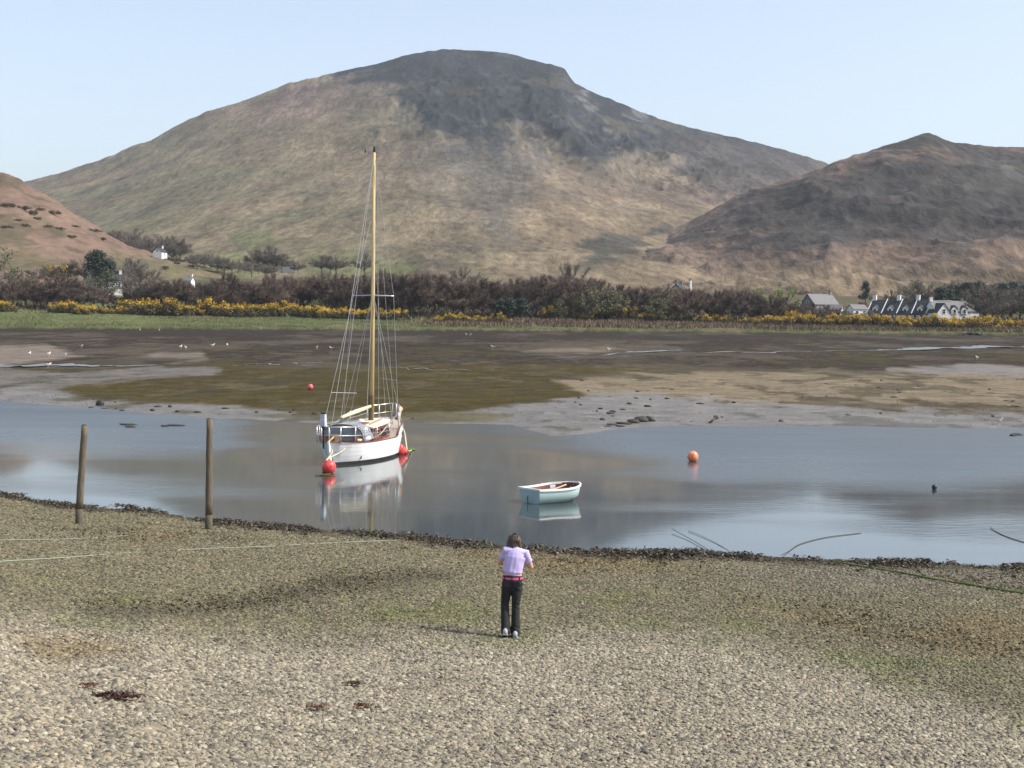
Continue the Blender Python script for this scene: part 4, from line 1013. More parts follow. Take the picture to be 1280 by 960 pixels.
    for y0_, y1_, z0_, z1_ in ((-.68, -.42, .92, 1.17), (-.38, -.03, .92, 1.30), (.03, .38, .92, 1.30), (.42, .68, .92, 1.17)):
        MB().box((1.345, (y0_ + y1_) / 2, (z0_ + z1_) / 2), (.02, y1_ - y0_, z1_ - z0_)).build('hood_window', CLEAR, ho)
    for i in (0, 1): MB().tube([Vector(p) + Vector((-.01, 0, .01)) for p in fr[i]], .016, 6).build('hood_hoop', STEEL if i else BOOMC, ho, True)
    # rails
    ps = MB(); arc = [(1.3, -.86, 1.32), (.7, -.72, 1.34), (.2, -.36, 1.36), (.0, 0, 1.36), (.2, .36, 1.36), (.7, .72, 1.34), (1.3, .86, 1.32)]
    ps.tube(arc, .017, 6); ps.tube([(x, y, z - .3) for x, y, z in arc], .014, 6)
    for x, y, z in arc[::1]: ps.tube([(x, y, z), (x, y * .98, .76)], .016, 6)
    ps.build('stern_rail', STEEL, o, True)
    pp = MB(); arc = [(5.9, -.66, 1.76), (6.6, -.42, 1.78), (7.2, -.08, 1.82), (7.2, .08, 1.82), (6.6, .42, 1.78), (5.9, .66, 1.76)]
    pp.tube(arc, .018, 6); pp.tube([(x, y, z - .32) for x, y, z in arc], .014, 6)
    for x, y, z in arc: pp.tube([(x, y, z), (x, y * .97, zs(x) - .02)], .017, 6)
    pp.build('bow_rail', STEEL, o, True)
    for sg in (-1, 1):
        for s in (2.3, 3.5, 4.8):
            y = sg * (float(np.interp(s / L, U, FB)) * B - .05); MB().tube([(s, y, zs(s) - .03), (s, y, zs(s) + .58)], .014, 6).build('stanchion', STEEL, o, True)
        for dz in (.56, .3):
            MB().tube([(1.3, sg * .86, 1.04 + dz - .28)] + [(s, sg * (float(np.interp(s / L, U, FB)) * B - .05), zs(s) + dz) for s in (2.3, 3.5, 4.8)] + [(5.9, sg * .66, 1.2 + dz)], .008, 4).build('lifeline', WIRE, o)
    # spars
    mx, mz = 4.5, 11.35
    MB().tube([(mx, 0, .8), (mx, 0, 5.9), (mx + .02, 0, mz)], [.082, .078, .048], 10).build('mast', SPAR, o, True)
    MB().tube([(mx + .02, 0, mz), (mx + .02, 0, mz + .22)], [.05, .04], 8).build('mast_light', BLACK, o); MB().tube([(mx, 0, mz - .06), (mx - .3, .25, mz + .02)], .008, 4).tube([(mx - .3, .25, mz - .05), (mx - .3, .25, mz + .08)], .02, 6).build('wind_vane', BLACK, o)
    MB().tube([(mx - .1, 0, 1.86), (2.7, 0, 1.74), (1.2, 0, 1.62)], [.06, .075, .06], 10).build('boom', BOOMC, o, True)
    MB().tube([(mx - .1, 0, 1.0), (mx - .1, 0, 2.25)], .1, 8).build('gooseneck', mat('dark_track', (.10, .07, .03), .6), o)
    MB().tube([(mx, -.82, 6.0), (mx, 0, 6.02), (mx, .82, 6.0)], [.018, .026, .018], 6).build('spreader', STEEL, o, True)
    wires = []
    for sg in (-1, 1):
        c = (mx - .15, sg * 1.12, zs(mx)); wires += [[(mx, sg * .05, mz - .3), (mx, sg * .82, 6.0), c], [(mx, sg * .06, 5.9), (mx - .55, sg * 1.1, zs(3.8))], [(mx, sg * .06, 5.9), (mx + .45, sg * 1.08, zs(4.8))]]
        wires.append([(mx - .05, sg * .1, 8.8), (1.5, sg * .82, 1.1)])
    wires += [[(mx + .05, 0, mz - .15), (7.2, 0, 1.34)], [(mx, 0, mz - .1), (.05, 0, .95)], [(mx + .05, 0, 8.4), (6.2, 0, 1.2)], [(mx + .14, .03, mz - .3), (mx + .25, .1, 1.0)], [(mx - .02, -.14, mz - .3), (mx + .1, -.25, 1.0)], [(mx - .05, 0, mz - .2), (1.2, 0, 1.68)]]
    for w in wires: MB().tube(w, .0075, 4).build('rigging_wire', WIRE, o)
    for p, q in (((2.3, .8, 2.45), (3.2, .15, 2.4)), ((mx + .3, -.2, 2.9), (mx - .1, -1.0, 2.85))): MB().tube([p, q], .012, 4).build('ratline', WIRE, o)
    # outboard motor on the stern rail
    ob = MB(); ob.box((-.02, .2, 1.62), (.22, .17, .36), None, .88); ob.box((-.02, .2, 1.42), (.18, .14, .06)); oo = ob.build('outboard_motor', COWL, o)
    MB().box((-.02, .2, 1.85), (.16, .13, .05)).box((-.02, .2, 1.34), (.10, .09, .1)).tube([(-.02, .2, 1.3), (0, .2, .6)], .03, 8).build('motor_leg', BLACK, oo)
    MB().box((-.02, .2, 1.62), (.215, .17, .02)).build('cowl_stripe', HULLW, oo)
    # deck gear
    MB().box((5.8, .0, 1.25), (.5, .5, .2), None, .8).build('windlass', mat('galvanised', (.3, .3, .3), .6), o)
    MB().ball((6.9, -.34, 1.62), (.22, .1, .1), 10, 8, Matrix.Rotation(R(15), 3, 'Y')).build('orange_float', ORG2, o, True)
    MB().tube([(4.9, -.95, 1.0), (5.6, -.75, 1.35), (6.6, -.5, 1.72)], .02, 6).build('sheet_rope', ROPE, o, True)
    MB().tube([(2.7, -.66, .78), (3.1, -.85, .95), (3.6, -.95, 1.25)], .018, 6).build('sheet_rope', ROPE, o, True)
    MB().ball((1.9, -.72, .86), (.30, .14, .10)).build('fender', HULLW, o, True); MB().ball((1.2, -.68, .84), (.22, .10, .06)).build('coiled_line', ROPE, o, True)
    MB().box((.75, .15, .92), (.5, .35, .25)).build('locker', mat('brown_locker', (.12, .08, .05), .7), o)
    return o
YA = yacht()
def buoy(name, label, p, r, m, ring=True, tilt=(0, 0), sub=.35, neck=True):
    o = tag(empty(name, (p[0], p[1], p[2])), label, 'buoy'); M = Matrix.Rotation(tilt[0], 3, 'X') @ Matrix.Rotation(tilt[1], 3, 'Y'); c = Vector((0, 0, r * (1 - sub)))
    MB().ball(c, (r, r, r * 1.06), 22, 16, M).build('float', m, o, True)
    if neck:
        e = MB(); e.tube([c + M @ Vector((0, 0, -r * .9)), c + M @ Vector((0, 0, -r * 1.3))], [r * .42, r * .3], 12); e.build('rope_eye', BLACK, o, True)
        MB().tube([c + M @ Vector((math.cos(a) * .13 * r - 0, math.sin(a) * .13 * r - r * .62, r * .82)) for a in [i * .7 for i in range(10)]], r * .03, 5).build('moulded_ring', BLACK, o)
    return o
pS = hit(411, 591, 0); pS2 = hit(500, 568, 0)
buoy('mooring_buoy', 'large red mooring buoy tied to the stern of the white yacht', pS, .235, REDB, tilt=(.5, .6), sub=.2)
buoy('mooring_buoy', 'red mooring buoy floating under the bow of the white yacht', pS2, .22, REDB, tilt=(.2, .2), sub=.25)
pb = hit(506, 567.5, 0); buoy('mooring_buoy', 'small red float half behind the bow buoy of the white yacht', pb, .13, REDB, sub=.3)
buoy('mooring_buoy', 'orange round buoy floating alone on the open water', hit(866, 577, 0), .205, ORGB, tilt=(.35, .1), sub=.12)
buoy('marker_float', 'small dark float alone in the pale water near the weedy shore', hit(1168, 612, 0), .085, mat('dark_float', (.02, .02, .018), .5), sub=.1, neck=False)
pf = hit(388, 487); buoy('stranded_buoy', 'small pink-red buoy lying on the brown weed beyond the water', pf, .19, mat('faded_red_buoy', (.75, .12, .12), .4), sub=.02)
def rope(name, label, pts, r, m, cat='rope', n=28, sag=0.0):
    P = [Vector(p) for p in pts]; q = []
    for i in range(n + 1):
        t = i / n * (len(P) - 1); k = min(int(t), len(P) - 2); f = t - k
        a, b, c, d = P[max(k - 1, 0)], P[k], P[k + 1], P[min(k + 2, len(P) - 1)]
        q.append(.5 * ((2 * b) + (c - a) * f + (2 * a - 5 * b + 4 * c - d) * f * f + (3 * b - a - 3 * c + d) * f ** 3))
    o = MB().tube(q, r, 6).build(name, m, None, True); return tag(o, label, cat)
Yw = YA.matrix_basis if False else Matrix.Translation(YA.location) @ Matrix.Rotation(YA.rotation_euler.z, 4, 'Z')
rope('mooring_rope', 'doubled pale rope from the yacht stern down to its red buoy', [Yw @ Vector((.75, -.42, .8)), Yw @ Vector((.3, -.42, .55)), Vector(pS) + Vector((.0, .05, .48)), Vector(pS) + Vector((-.1, 0, .4)), Yw @ Vector((.05, -.1, .5)), Yw @ Vector((.1, -.05, .85))], .024, ROPE)
rope('mooring_rope', 'weedy rope slanting from the yacht bow into the water', [Yw @ Vector((7.0, -.2, 1.2)), Yw @ Vector((6.8, -.55, .75)), Vector(hit(509, 562, .25)), Vector(hit(514, 563, .02)), Vector(hit(506, 567, -.1))], .026, ROPE)
for px, py in ((513, 563),):
    c = hit(px, py, 0); tag(MB().ball((c[0], c[1], .03), (.2, .1, .06), 10, 6).ball((c[0] - .2, c[1], .0), (.2, .06, .05), 8, 5).build('weed_tuft', WEEDG, None, True), 'tuft of dark weed hanging on the yacht bow rope', 'seaweed')
c = hit(401, 595, 0); tag(MB().tube([(c[0] - .2, c[1], .02), (c[0] + .1, c[1] + .05, .03), (c[0] + .5, c[1] - .1, .02)], [.01, .02, .01], 6).tube([(c[0] - .05, c[1] + .2, .02), (c[0] + .3, c[1] + .2, .06)], [.012, .012], 6).build('weed_tuft', WEEDG, None, True), 'green weed strands floating at the stern buoy of the yacht', 'seaweed')

def dinghy():
    L = 1.66; x0, y0, _ = hit(664, 629, 0)
    o = tag(empty('rowing_dinghy', (x0, y0, 0), R(90 - 49)), 'small pale mint rowing dinghy with maroon inside and white rim', 'rowing boat')
    n = 16; S = []
    for i in range(n + 1):
        u = i / n; s = u * L; b = .44 + .17 * math.sin(min(u, .62) / .62 * math.pi / 2) if u < .62 else .61 * max(0, 1 - ((u - .62) / .38) ** 2.3) ** .75
        b = max(b, .012); bt = b * (.78 if u < .6 else .78 - .4 * (u - .6) / .4); zt = .36 + .05 * (1 - u) ** 2 + .12 * u ** 2; zb = -.07 + .10 * max(0, u - .65) / .35
        sx = lambda z, u=u, s=s: s + (.13 * (z / .4) if u > .8 else 0) * ((u - .8) / .2 if u > .8 else 1) - (.10 * (z / .4)) * max(0, 1 - u * 4)
        S.append([(sx(zt), b, zt), (sx(zt * .7), b * .97, zt * .7), (sx(zt * .35), b * .90, zt * .35), (sx(.06), bt * .98, .06), (sx(zb), bt * .6, zb), (sx(zb), 0, zb - .02)])
    full = lambda s: [(x, y, z) for x, y, z in s] + [(x, -y, z) for x, y, z in s[:-1][::-1]]
    mb = MB(); mb.rings([full(s)[::-1] for s in S], False, False); mb.build('hull', MINT, o, True)
    inner = lambda s: [(x, y * .94, z if k else z) for k, (x, y, z) in enumerate(s)][:-1]
    mi = MB(); R_ = []
    for s in S:
        h = [(min(x, L * .985), max(y - .03, .004), max(z, .05)) for x, y, z in s]; R_.append([(x, y, z) for x, y, z in h] + [(x, -y, z) for x, y, z in h[:-1][::-1]])
    mi.rings(R_, False, False); mi.build('inner_skin', MAROON, o, True)
    t = S[0]; MB().add([(x, y, z) for x, y, z in t] + [(x, -y, z) for x, y, z in t[:-1][::-1]], [tuple(range(11))]).add([(x + .035, y, z) for x, y, z in t] + [(x + .035, -y, z) for x, y, z in t[:-1][::-1]], [tuple(range(10, -1, -1))]).build('transom', MINT, o)
    for sg in (-1, 1):
        g = MB(); g.rings([[(s[0][0], sg * (s[0][1] + .025), s[0][2] - .03), (s[0][0], sg * (s[0][1] + .025), s[0][2] + .022), (s[0][0], sg * max(s[0][1] - .035, 0), s[0][2] + .022), (s[0][0], sg * max(s[0][1] - .035, 0), s[0][2] - .03)][::sg] for s in S], True)
        g.build('gunwale', RAILW, o)
    MB().box((S[0][0][0] + .02, 0, S[0][0][2] + .0), (.06, .9, .05)).build('transom_cap', RAILW, o)
    MB().box((.80, 0, .26), (.22, 1.06, .03)).build('thwart', WOODP, o); MB().box((.26, 0, .25), (.30, .78, .03)).build('stern_seat', PINKI, o); MB().box((1.45, 0, .30), (.2, .5, .03)).build('bow_seat', MAROON, o)
    MB().tube([(.3, .18, .3), (1.0, .1, .33), (1.45, .12, .42)], [.022, .022, .022], 6).box((.22, .2, .3), (.42, .11, .02), Matrix.Rotation(R(-9), 3, 'Z')).build('oar', WOODP, o)
    for sg in (-1, 1): MB().tube([(.95, sg * .6, .38), (.95, sg * .61, .46)], .018, 6).build('rowlock', STEEL, o)
    MB().tube([(-.08, .03, -.08), (-.12, .03, .16), (-.1, .02, .22)], .012, 5).build('rudder_fitting', BLACK, o)
    a = MB()
    MB().box((1.2, .42, .36), (.2, .02, .09)).build('fender_pad', COWL, o)
    return o
dinghy()

# ================================================================== THE PERSON
def blend(name, chains, voxel, m, parent, sm=3, extra=None):
    """one continuous surface grown from overlapping tapered tubes"""
    mb = MB()
    for ch in chains:
        pts = [Vector(c[:3]) for c in ch]; n = 14; rings = []
        for i, c in enumerate(ch):
            rx = c[3]; ry = c[4] if len(c) > 4 else rx
            t = (pts[min(i + 1, len(pts) - 1)] - pts[max(i - 1, 0)]).normalized()
            if abs(t.z) > .6: u = (Vector((1, 0, 0)) - t * t.x).normalized()
            else: u = t.cross(Vector((0, 0, 1))).normalized()
            w = t.cross(u)
            rings.append([pts[i] + u * rx * math.cos(a) + w * ry * math.sin(a) for a in [2 * math.pi * k / n for k in range(n)]])
        t0 = (pts[0] - pts[1]).normalized(); t1 = (pts[-1] - pts[-2]).normalized()
        cap0 = [[pts[0] + (p - pts[0]) * k + t0 * min(ch[0][3:]) * q for p in rings[0]] for k, q in ((.35, .85), (.75, .6))]
        cap1 = [[pts[-1] + (p - pts[-1]) * k + t1 * min(ch[-1][3:]) * q for p in rings[-1]] for k, q in ((.75, .6), (.35, .85))]
        mb.rings(cap0 + rings + cap1, True)
    me = mb.mesh(name); ob = bpy.data.objects.new(name, me); COL.objects.link(ob)
    rm = ob.modifiers.new('r', 'REMESH'); rm.mode = 'VOXEL'; rm.voxel_size = voxel
    s = ob.modifiers.new('s', 'SMOOTH'); s.iterations = sm; s.factor = .5
    dg = bpy.context.evaluated_depsgraph_get(); ev = ob.evaluated_get(dg)
    out = bpy.data.meshes.new_from_object(ev); bpy.data.objects.remove(ob); bpy.data.meshes.remove(me)
    out.polygons.foreach_set('use_smooth', [True] * len(out.polygons)); out.materials.clear(); out.name = name
    if extra: 
        co = np.empty(len(out.vertices) * 3); out.vertices.foreach_get('co', co); co = extra(co.reshape(-1, 3)); out.vertices.foreach_set('co', co.ravel().astype(np.float32)); out.update()
    return link(name, out, m, parent)
SKIN = mat('skin', (0.56, 0.33, 0.23), 0.55, 0.06, 8.0)
SHIRT = mat('lilac_cotton', (0.50, 0.42, 0.70), 0.85, 0.06, 8.0, 0.004, 30)
JEANS = mat('charcoal_denim', (0.018, 0.018, 0.019), 0.9, 0.35, 9.0, 0.004, 40)
HAIR = mat('brown_hair', (0.050, 0.027, 0.017), 0.45, 0.45, 60.0, 0.006, 90, stretch=(1, 1, .12))
BELT = mat('pink_belt', (0.72, 0.10, 0.26), 0.5, 0.08, 8.0)
SHOE = mat('white_trainer', (0.36, 0.36, 0.38), 0.6, 0.1, 10.0)
SOLE = mat('grey_sole', (0.25, 0.25, 0.26), 0.8, 0.1, 10.0)
def person():
    p = hit(640, 797)
    o = tag(empty('person', (p[0], p[1], p[2] + .012), R(-6), .975), 'person in lilac T-shirt and dark jeans walking on the shingle, head bowed', 'person')
    # x to the right, y ahead (away), z up
    hipL, hipR = (-.072, 0, .80), (.072, 0, .80)
    kneeL, kneeR = (-.112, .03, .46), (.045, .02, .445)
    ankL, ankR = (-.085, -.05, .105), (.05, .01, .085)
    shL, shR = (-.105, .05, 1.225), (.175, .03, 1.195)
    elL, elR = (-.205, .12, 1.035), (.25, .11, .985)
    waL, waR = (-.05, .31, 1.07), (.10, .31, 1.06)
    lerp = lambda a, b, t: tuple(a[i] + (b[i] - a[i]) * t for i in range(3))
    torso = [(0, 0, .78, .14, .10), (0, 0, .86, .135, .095), (.005, 0, .95, .115, .085), (.015, .015, 1.06, .125, .09), (.03, .03, 1.15, .145, .09), (.035, .045, 1.22, .12, .075)]
    head = (.012, .135, 1.335)
    body = [torso, [(.035, .055, 1.22, .05), (.025, .10, 1.28, .045), (.018, .125, 1.31, .05)],
            [(.01, .175, 1.27, .05, .055), (.012, .15, 1.31, .068, .08), (.012, .13, 1.36, .07, .085), (.012, .11, 1.395, .05, .06)],
            [(.008, .225, 1.30, .012), (.008, .235, 1.285, .014)]]
    for s_, e_, w_ in ((shL, elL, waL), (shR, elR, waR)):
        sg = -1 if s_ is shL else 1
        body.append([(.035, .045, 1.21, .05), (*s_, .047)]); body.append([(*s_, .046), (*lerp(s_, e_, .5), .04), (*e_, .034)]); body.append([(*e_, .034), (*lerp(e_, w_, .35), .034), (*w_, .022)])
        hx = w_[0] - sg * .03; body.append([(*w_, .022, .016), (hx, .345, 1.075, .036, .016), (hx - sg * .008, .375, 1.08, .036, .014)])
        for k in range(4):
            fx = hx - .03 + k * .02; ln = (.045, .055, .052, .04)[k if sg < 0 else 3 - k]
            body.append([(fx, .375, 1.082, .0088), (fx - sg * .006, .375 + ln * .6, 1.078, .008), (fx - sg * .012, .375 + ln * .8, 1.05, .0075)])
        body.append([(hx - sg * .025, .345, 1.082, .011), (hx - sg * .05, .37, 1.092, .0095), (hx - sg * .058, .39, 1.085, .008)])
    for h_, k_, a_ in ((hipL, kneeL, ankL), (hipR, kneeR, ankR)):
        body.append([(*h_, .08), (*lerp(h_, k_, .5), .066), (*k_, .048)]); body.append([(*k_, .048), (*lerp(k_, a_, .35), .05), (*a_, .033)])
        body.append([(a_[0], a_[1] - .02, a_[2] - .045, .028), (a_[0] + (.0), a_[1] + .10, a_[2] - .06, .03, .02)])
    bo = blend('body', body, .0065, SKIN, o, 2)
    for sg in (-1, 1):
        MB().ball((.012 + sg * .028, .212, 1.335), .010, 8, 6).build('eye', BLACK, bo, True)
        MB().ball((.012 + sg * .072, .14, 1.33), (.010, .018, .028), 8, 6).build('ear', SKIN, bo, True)
    MB().ball((.01, .222, 1.268), (.02, .006, .006), 8, 6).build('mouth', BELT, bo, True)
    # hair
    hair = [[(.012, .155, 1.415, .055, .06), (.008, .12, 1.40, .092, .09), (.006, .10, 1.35, .10, .086), (.012, .075, 1.29, .10, .07), (.035, .035, 1.235, .088, .052), (.06, .0, 1.20, .058, .03), (.075, -.035, 1.17, .03, .016)],
            [(-.045, .10, 1.37, .05, .06), (-.075, .12, 1.30, .035, .05), (-.085, .14, 1.23, .024, .04), (-.08, .16, 1.17, .014, .025)],
            [(.06, .08, 1.36, .05, .06), (.085, .06, 1.28, .034, .045), (.105, .035, 1.225, .022, .028), (.115, .02, 1.19, .012, .016)],
            [(.05, .02, 1.25, .04, .03), (.08, -.015, 1.21, .03, .02), (.10, -.03, 1.18, .015, .012)]]
    def strands(co):
        n = np.sin(co[:, 0] * 260 + np.sin(co[:, 2] * 30) * 2) * .004; co[:, 0] += n * .3; co[:, 1] -= n; return co
    blend('hair', hair, .007, HAIR, o, 2, strands)
    # T-shirt
    sh = [[(-.002, 0, .935, .142, .108), (.002, .002, .97, .137, .105), (.012, .012, 1.05, .142, .108), (.028, .025, 1.13, .157, .108), (.034, .04, 1.19, .145, .095), (.036, .05, 1.235, .11, .078), (.034, .062, 1.265, .068, .06)],
          [(.03, .04, 1.20, .08, .07), (-.04, .045, 1.215, .078, .07), (*shL, .066), (*lerp(shL, elL, .42), .052), (*lerp(shL, elL, .55), .053)], [(.04, .04, 1.19, .08, .07), (.11, .04, 1.20, .078, .07), (*shR, .066), (*lerp(shR, elR, .42), .05), (*lerp(shR, elR, .55), .051)]]
    def folds(co):
        f = (np.sin(co[:, 0] * 42 + co[:, 2] * 16) * .5 + np.sin(co[:, 0] * 75 - co[:, 2] * 22 + 1.2) * .35) * .0048 * np.clip((1.24 - co[:, 2]) * 4, 0, 1); co[:, 1] -= f * np.sign(.02 - co[:, 1]); 
        co[:, 0] += .002 * np.sin(co[:, 2] * 40 + co[:, 1] * 20); return co
    so = blend('t_shirt', sh, .0075, SHIRT, o, 2, folds)
    # jeans
    jl = [[(0, 0, .855, .145, .107), (0, -.002, .80, .152, .116), (0, 0, .745, .142, .105)]]
    for h_, k_, a_ in ((hipL, kneeL, ankL), (hipR, kneeR, ankR)):
        e = (a_[0], a_[1] - .005, max(a_[2] - .035, .055))
        jl.append([(h_[0], 0, .79, .078, .095), (*lerp(h_, k_, .3), .08, .088), (*lerp(h_, k_, .65), .068, .074), (*k_, .058, .064), (*lerp(k_, e, .35), .060, .066), (*lerp(k_, e, .75), .066, .074), (*e, .069, .078)])
    def creases(co):
        z = co[:, 2]; f = .003 * np.sin(z * 95 + co[:, 0] * 62) * np.exp(-((z - .44) / .07) ** 2) + .003 * np.sin(z * 90 + co[:, 0] * 54) * np.exp(-((z - .12) / .08) ** 2) + .004 * np.sin(z * 70 + co[:, 0] * 30) * np.exp(-((z - .72) / .06) ** 2)
        co[:, 1] -= f; co[:, 0] += f * .7; return co
    jo = blend('jeans', jl, .0075, JEANS, o, 2, creases)
    for sg in (-1, 1): MB().box((sg * .072, -.118, .775), (.075, .012, .085)).build('back_pocket', JEANS, jo)
    b = MB(); b.rings([[(.149 * math.cos(a), .112 * math.sin(a), z + .006 * math.sin(a)) for a in [2 * math.pi * k / 28 for k in range(28)]] for z in (.838, .868)], False); be = b.build('belt', BELT, o, True)
    for a in (-2.35, -1.57, -.8): MB().box((.151 * math.cos(a), .115 * math.sin(a), .853), (.014, .012, .04)).build('belt_loop', JEANS, be)
    for a_, pit in ((ankL, -.35), (ankR, 0)):
        M = Matrix.Rotation(pit, 3, 'X'); c = Vector((a_[0], a_[1] + .005, a_[2] - .038)); sh_ = MB(); prof = [(-.115, .026, .04), (-.08, .036, .055), (0, .038, .055), (.06, .043, .036), (.11, .04, .026), (.14, .022, .016)]
        sh_.rings([[c + M @ Vector((w * math.cos(t), y, max(-.035, h * math.sin(t)))) for t in [2 * math.pi * k / 14 for k in range(14)]] for y, w, h in prof]); s1 = sh_.build('shoe', SHOE, o, True)
        sl = MB(); sl.rings([[c + M @ Vector((w * 1.06, y, -.03)), c + M @ Vector((-w * 1.06, y, -.03)), c + M @ Vector((-w * 1.06, y, -.052)), c + M @ Vector((w * 1.06, y, -.052))] for y, w, h in prof]); sl.build('sole', SOLE, s1)
person()

# ================================================================== POSTS, ROPES, BIRDS, STONES, WEED, PEBBLES
POSTM = mat('weathered_post', (0.125, 0.098, 0.066), 0.9, 0.4, 4.0, 0.012, 10, stretch=(5, 5, .6))
POSTW = mat('wet_post_foot', (0.075, 0.06, 0.035), 0.8, 0.35, 6.0, 0.01)
def post(label, px, py, tx, ty, rad, lean):
    p = hit(px, py); h = top_h(px, ty, p); o = tag(empty('mooring_post', p), label, 'post'); n = 9; pts = []; rr = []
    for i in range(n): t = i / (n - 1); pts.append((lean * h * t + .004 * math.sin(i * 2.1), .004 * math.cos(i * 1.7), .35 + (h - .35) * t)); rr.append(rad * (1.06 - .14 * t + .02 * math.sin(i * 3)))
    MB().tube(pts, rr, 14).build('shaft', POSTM, o, True); MB().tube([(-.01, 0, -.4), (0, 0, .0), pts[0]], [rad * 1.12, rad * 1.14, rr[0] * 1.01], 14).build('foot', POSTW, o, True)
    MB().tube([pts[-1], (pts[-1][0], 0, h + .03)], [rr[-1] * .97, rr[-1] * .6], 12).build('end_grain', POSTW, o)
    return o
post('leaning weathered wooden post at the water edge, greyer of the two', 99, 655, 105, 532, .078, .055)
post('upright round brown wooden post at the water edge', 261, 662, 262, 524, .08, .004)
def ground_rope(label, px, r, m, cat='rope', name='beach_rope'):
    P = []
    for i, (a, b) in enumerate(px):
        h_ = hit(a, b); P.append(Vector(h_) + Vector((0, 0, r + .008)))
    return rope(name, label, P, r, m, cat, 60)
ground_rope('pale green rope lying across the shingle behind the two posts', [(-30, 706), (0, 703), (80, 698), (160, 692), (250, 687), (330, 684), (420, 679), (500, 676)], .008, ROPEG)
ground_rope('thin faded rope on the shingle close to the leaning post', [(-30, 678), (0, 676), (60, 675), (120, 673), (160, 670)], .006, ROPEG)
ground_rope('bright green weedy rope half buried along the shore', [(1046, 704), (1080, 710), (1110, 715), (1140, 720), (1170, 726), (1210, 732), (1250, 739), (1300, 746)], .022, WEEDG)
def water_rope(label, pts, r, m, name='floating_rope', cat='rope'):
    return rope(name, label, [Vector(hit(a, b, z)) for a, b, z in pts], r, m, cat, 30)
water_rope('weedy rope curving out of the shore into the pale water', [(976, 694, .04), (986, 689, .01), (1000, 680, .012), (1030, 672, .012), (1060, 668, .012), (1076, 666.5, .005)], .009, WEEDB)
water_rope('thin dark branch slanting out of the water by the shore weed', [(888, 689, .02), (872, 679, .03), (856, 670, .04), (840, 661, .07)], .008, WEEDB, 'driftwood_branch', 'branch')
water_rope('faint second twig in the water beside the dark branch', [(912, 689, .0), (895, 679, .01), (875, 669, .02), (860, 663, .02)], .006, WEEDB, 'driftwood_branch', 'branch')
water_rope('dark weedy rope end floating near the shore weed', [(1238, 659, .03), (1246, 665, .012), (1262, 672, .012), (1290, 680, .012), (1320, 684, .012)], .010, WEEDB)

GULLW = mat('gull_white', (0.8, 0.8, 0.78), 0.7, 0.05, 8.0)
GULLG = mat('gull_grey', (0.35, 0.36, 0.38), 0.7, 0.05, 8.0)
def gull(first=None):
    o = empty('gull', (0, 0, -400))
    MB().rings([[(x, w * math.cos(a), z + h * math.sin(a)) for a in [k * math.pi / 5 for k in range(10)]] for x, w, h, z in
                [(-.27, .015, .01, .235), (-.17, .05, .035, .225), (-.05, .085, .08, .21), (.06, .085, .085, .215), (.12, .055, .06, .25), (.15, .04, .042, .31), (.17, .038, .04, .34), (.205, .02, .02, .335)]]).build('body', GULLW, o, True)
    for s in (-1, 1):
        MB().rings([[(x, s * y, z), (x, s * (y + .012), z + h), (x, s * (y - .02), z + h * 1.4)] for x, y, z, h in [(-.33, .02, .24, .015), (-.15, .07, .2, .05), (.04, .085, .2, .07), (.1, .07, .24, .02)]]).build('wing', GULLG, o)
        MB().tube([(.0, s * .035, .15), (.0, s * .035, -.01)], .012, 5).build('leg', ORG2, o)
    MB().tube([(.2, 0, .335), (.26, 0, .325)], [.014, .004], 5).build('beak', ORG2, o); return o
GU = gull(); first = True
for px, py, where in [(37, 445, 0), (61, 445.5, 0), (81, 447, 0), (60, 460, 0), (102, 435, 1), (175, 414, 1), (199, 414, 1), (226, 436, 1), (232, 437, 1), (266, 434, 1), (284, 434, 1), (396, 437, 2), (414, 438, 2), (583, 420, 3), (588, 420, 3), (616, 436, 3), (761, 439, 3), (1221, 450, 4), (1249, 531, 5)]:
    g = GU if first else copy_tree(GU); first = False; c = hit(px, py); g.location = (c[0], c[1], c[2] + .01); g.rotation_euler = (0, 0, random.random() * 6.28); k = 1.35 if where != 5 else 1.0; g.scale = (k, k, k)
    lab, grp = [('white gull resting on the grey shingle patch below the bracken hill', 'gulls on the grey shingle'), ('white gull on the dark mud in front of the long gorse hedge', 'gulls on the dark mud'), ('white gull on the dark mud beside the yacht rigging', 'gulls beside the rigging'),
                ('white gull on the brown mud beyond the weed bed, towards the small stream', 'gulls beyond the weed bed'), ('lone white gull on the mud below the white houses', None), ('pale wading bird at the edge of the wet grey mud', None)][where]
    tag(g, lab, 'gull', grp)

ROCKW = mat('weed_covered_stone', (0.035, 0.03, 0.02), 0.6, 0.5, 5.0, 0.02)
def stone_mesh(seed, sub=2):
    rg = np.random.default_rng(seed); mb = MB(); mb.ball((0, 0, 0), (1, 1, 1), 10, 7); V = np.array(mb.v)
    n = fbm(V[:, 0] * 1.3 + seed * 7, V[:, 1] * 1.3 + V[:, 2] * 1.7, 3, seed % 5); mb.v = [tuple(p) for p in V * (1 + .45 * n)[:, None]]
    return mb
SM = [stone_mesh(i).mesh('stone', True) for i in range(4)]
def stone(px, py, w, h, label, group=None, name='stone', m=None, zf=None, cat='stone'):
    c = hit(px, py, zf); o = bpy.data.objects.new(name, random.choice(SM)); COL.objects.link(o)
    if not o.data.materials: o.data.materials.append(ROCKW)
    o.location = (c[0], c[1], c[2] + h * .25); o.scale = (w / 2, w / 2 * .7, h * .75); o.rotation_euler = (0, 0, random.uniform(-.6, .6)); tag(o, label, cat, group)
stone(125, 507, .52, .34, 'dark rounded boulder on the grey mud beyond the leaning post')
stone(895, 524, .3, .22, 'small black lump on the wet grey mud beside the rock spit')
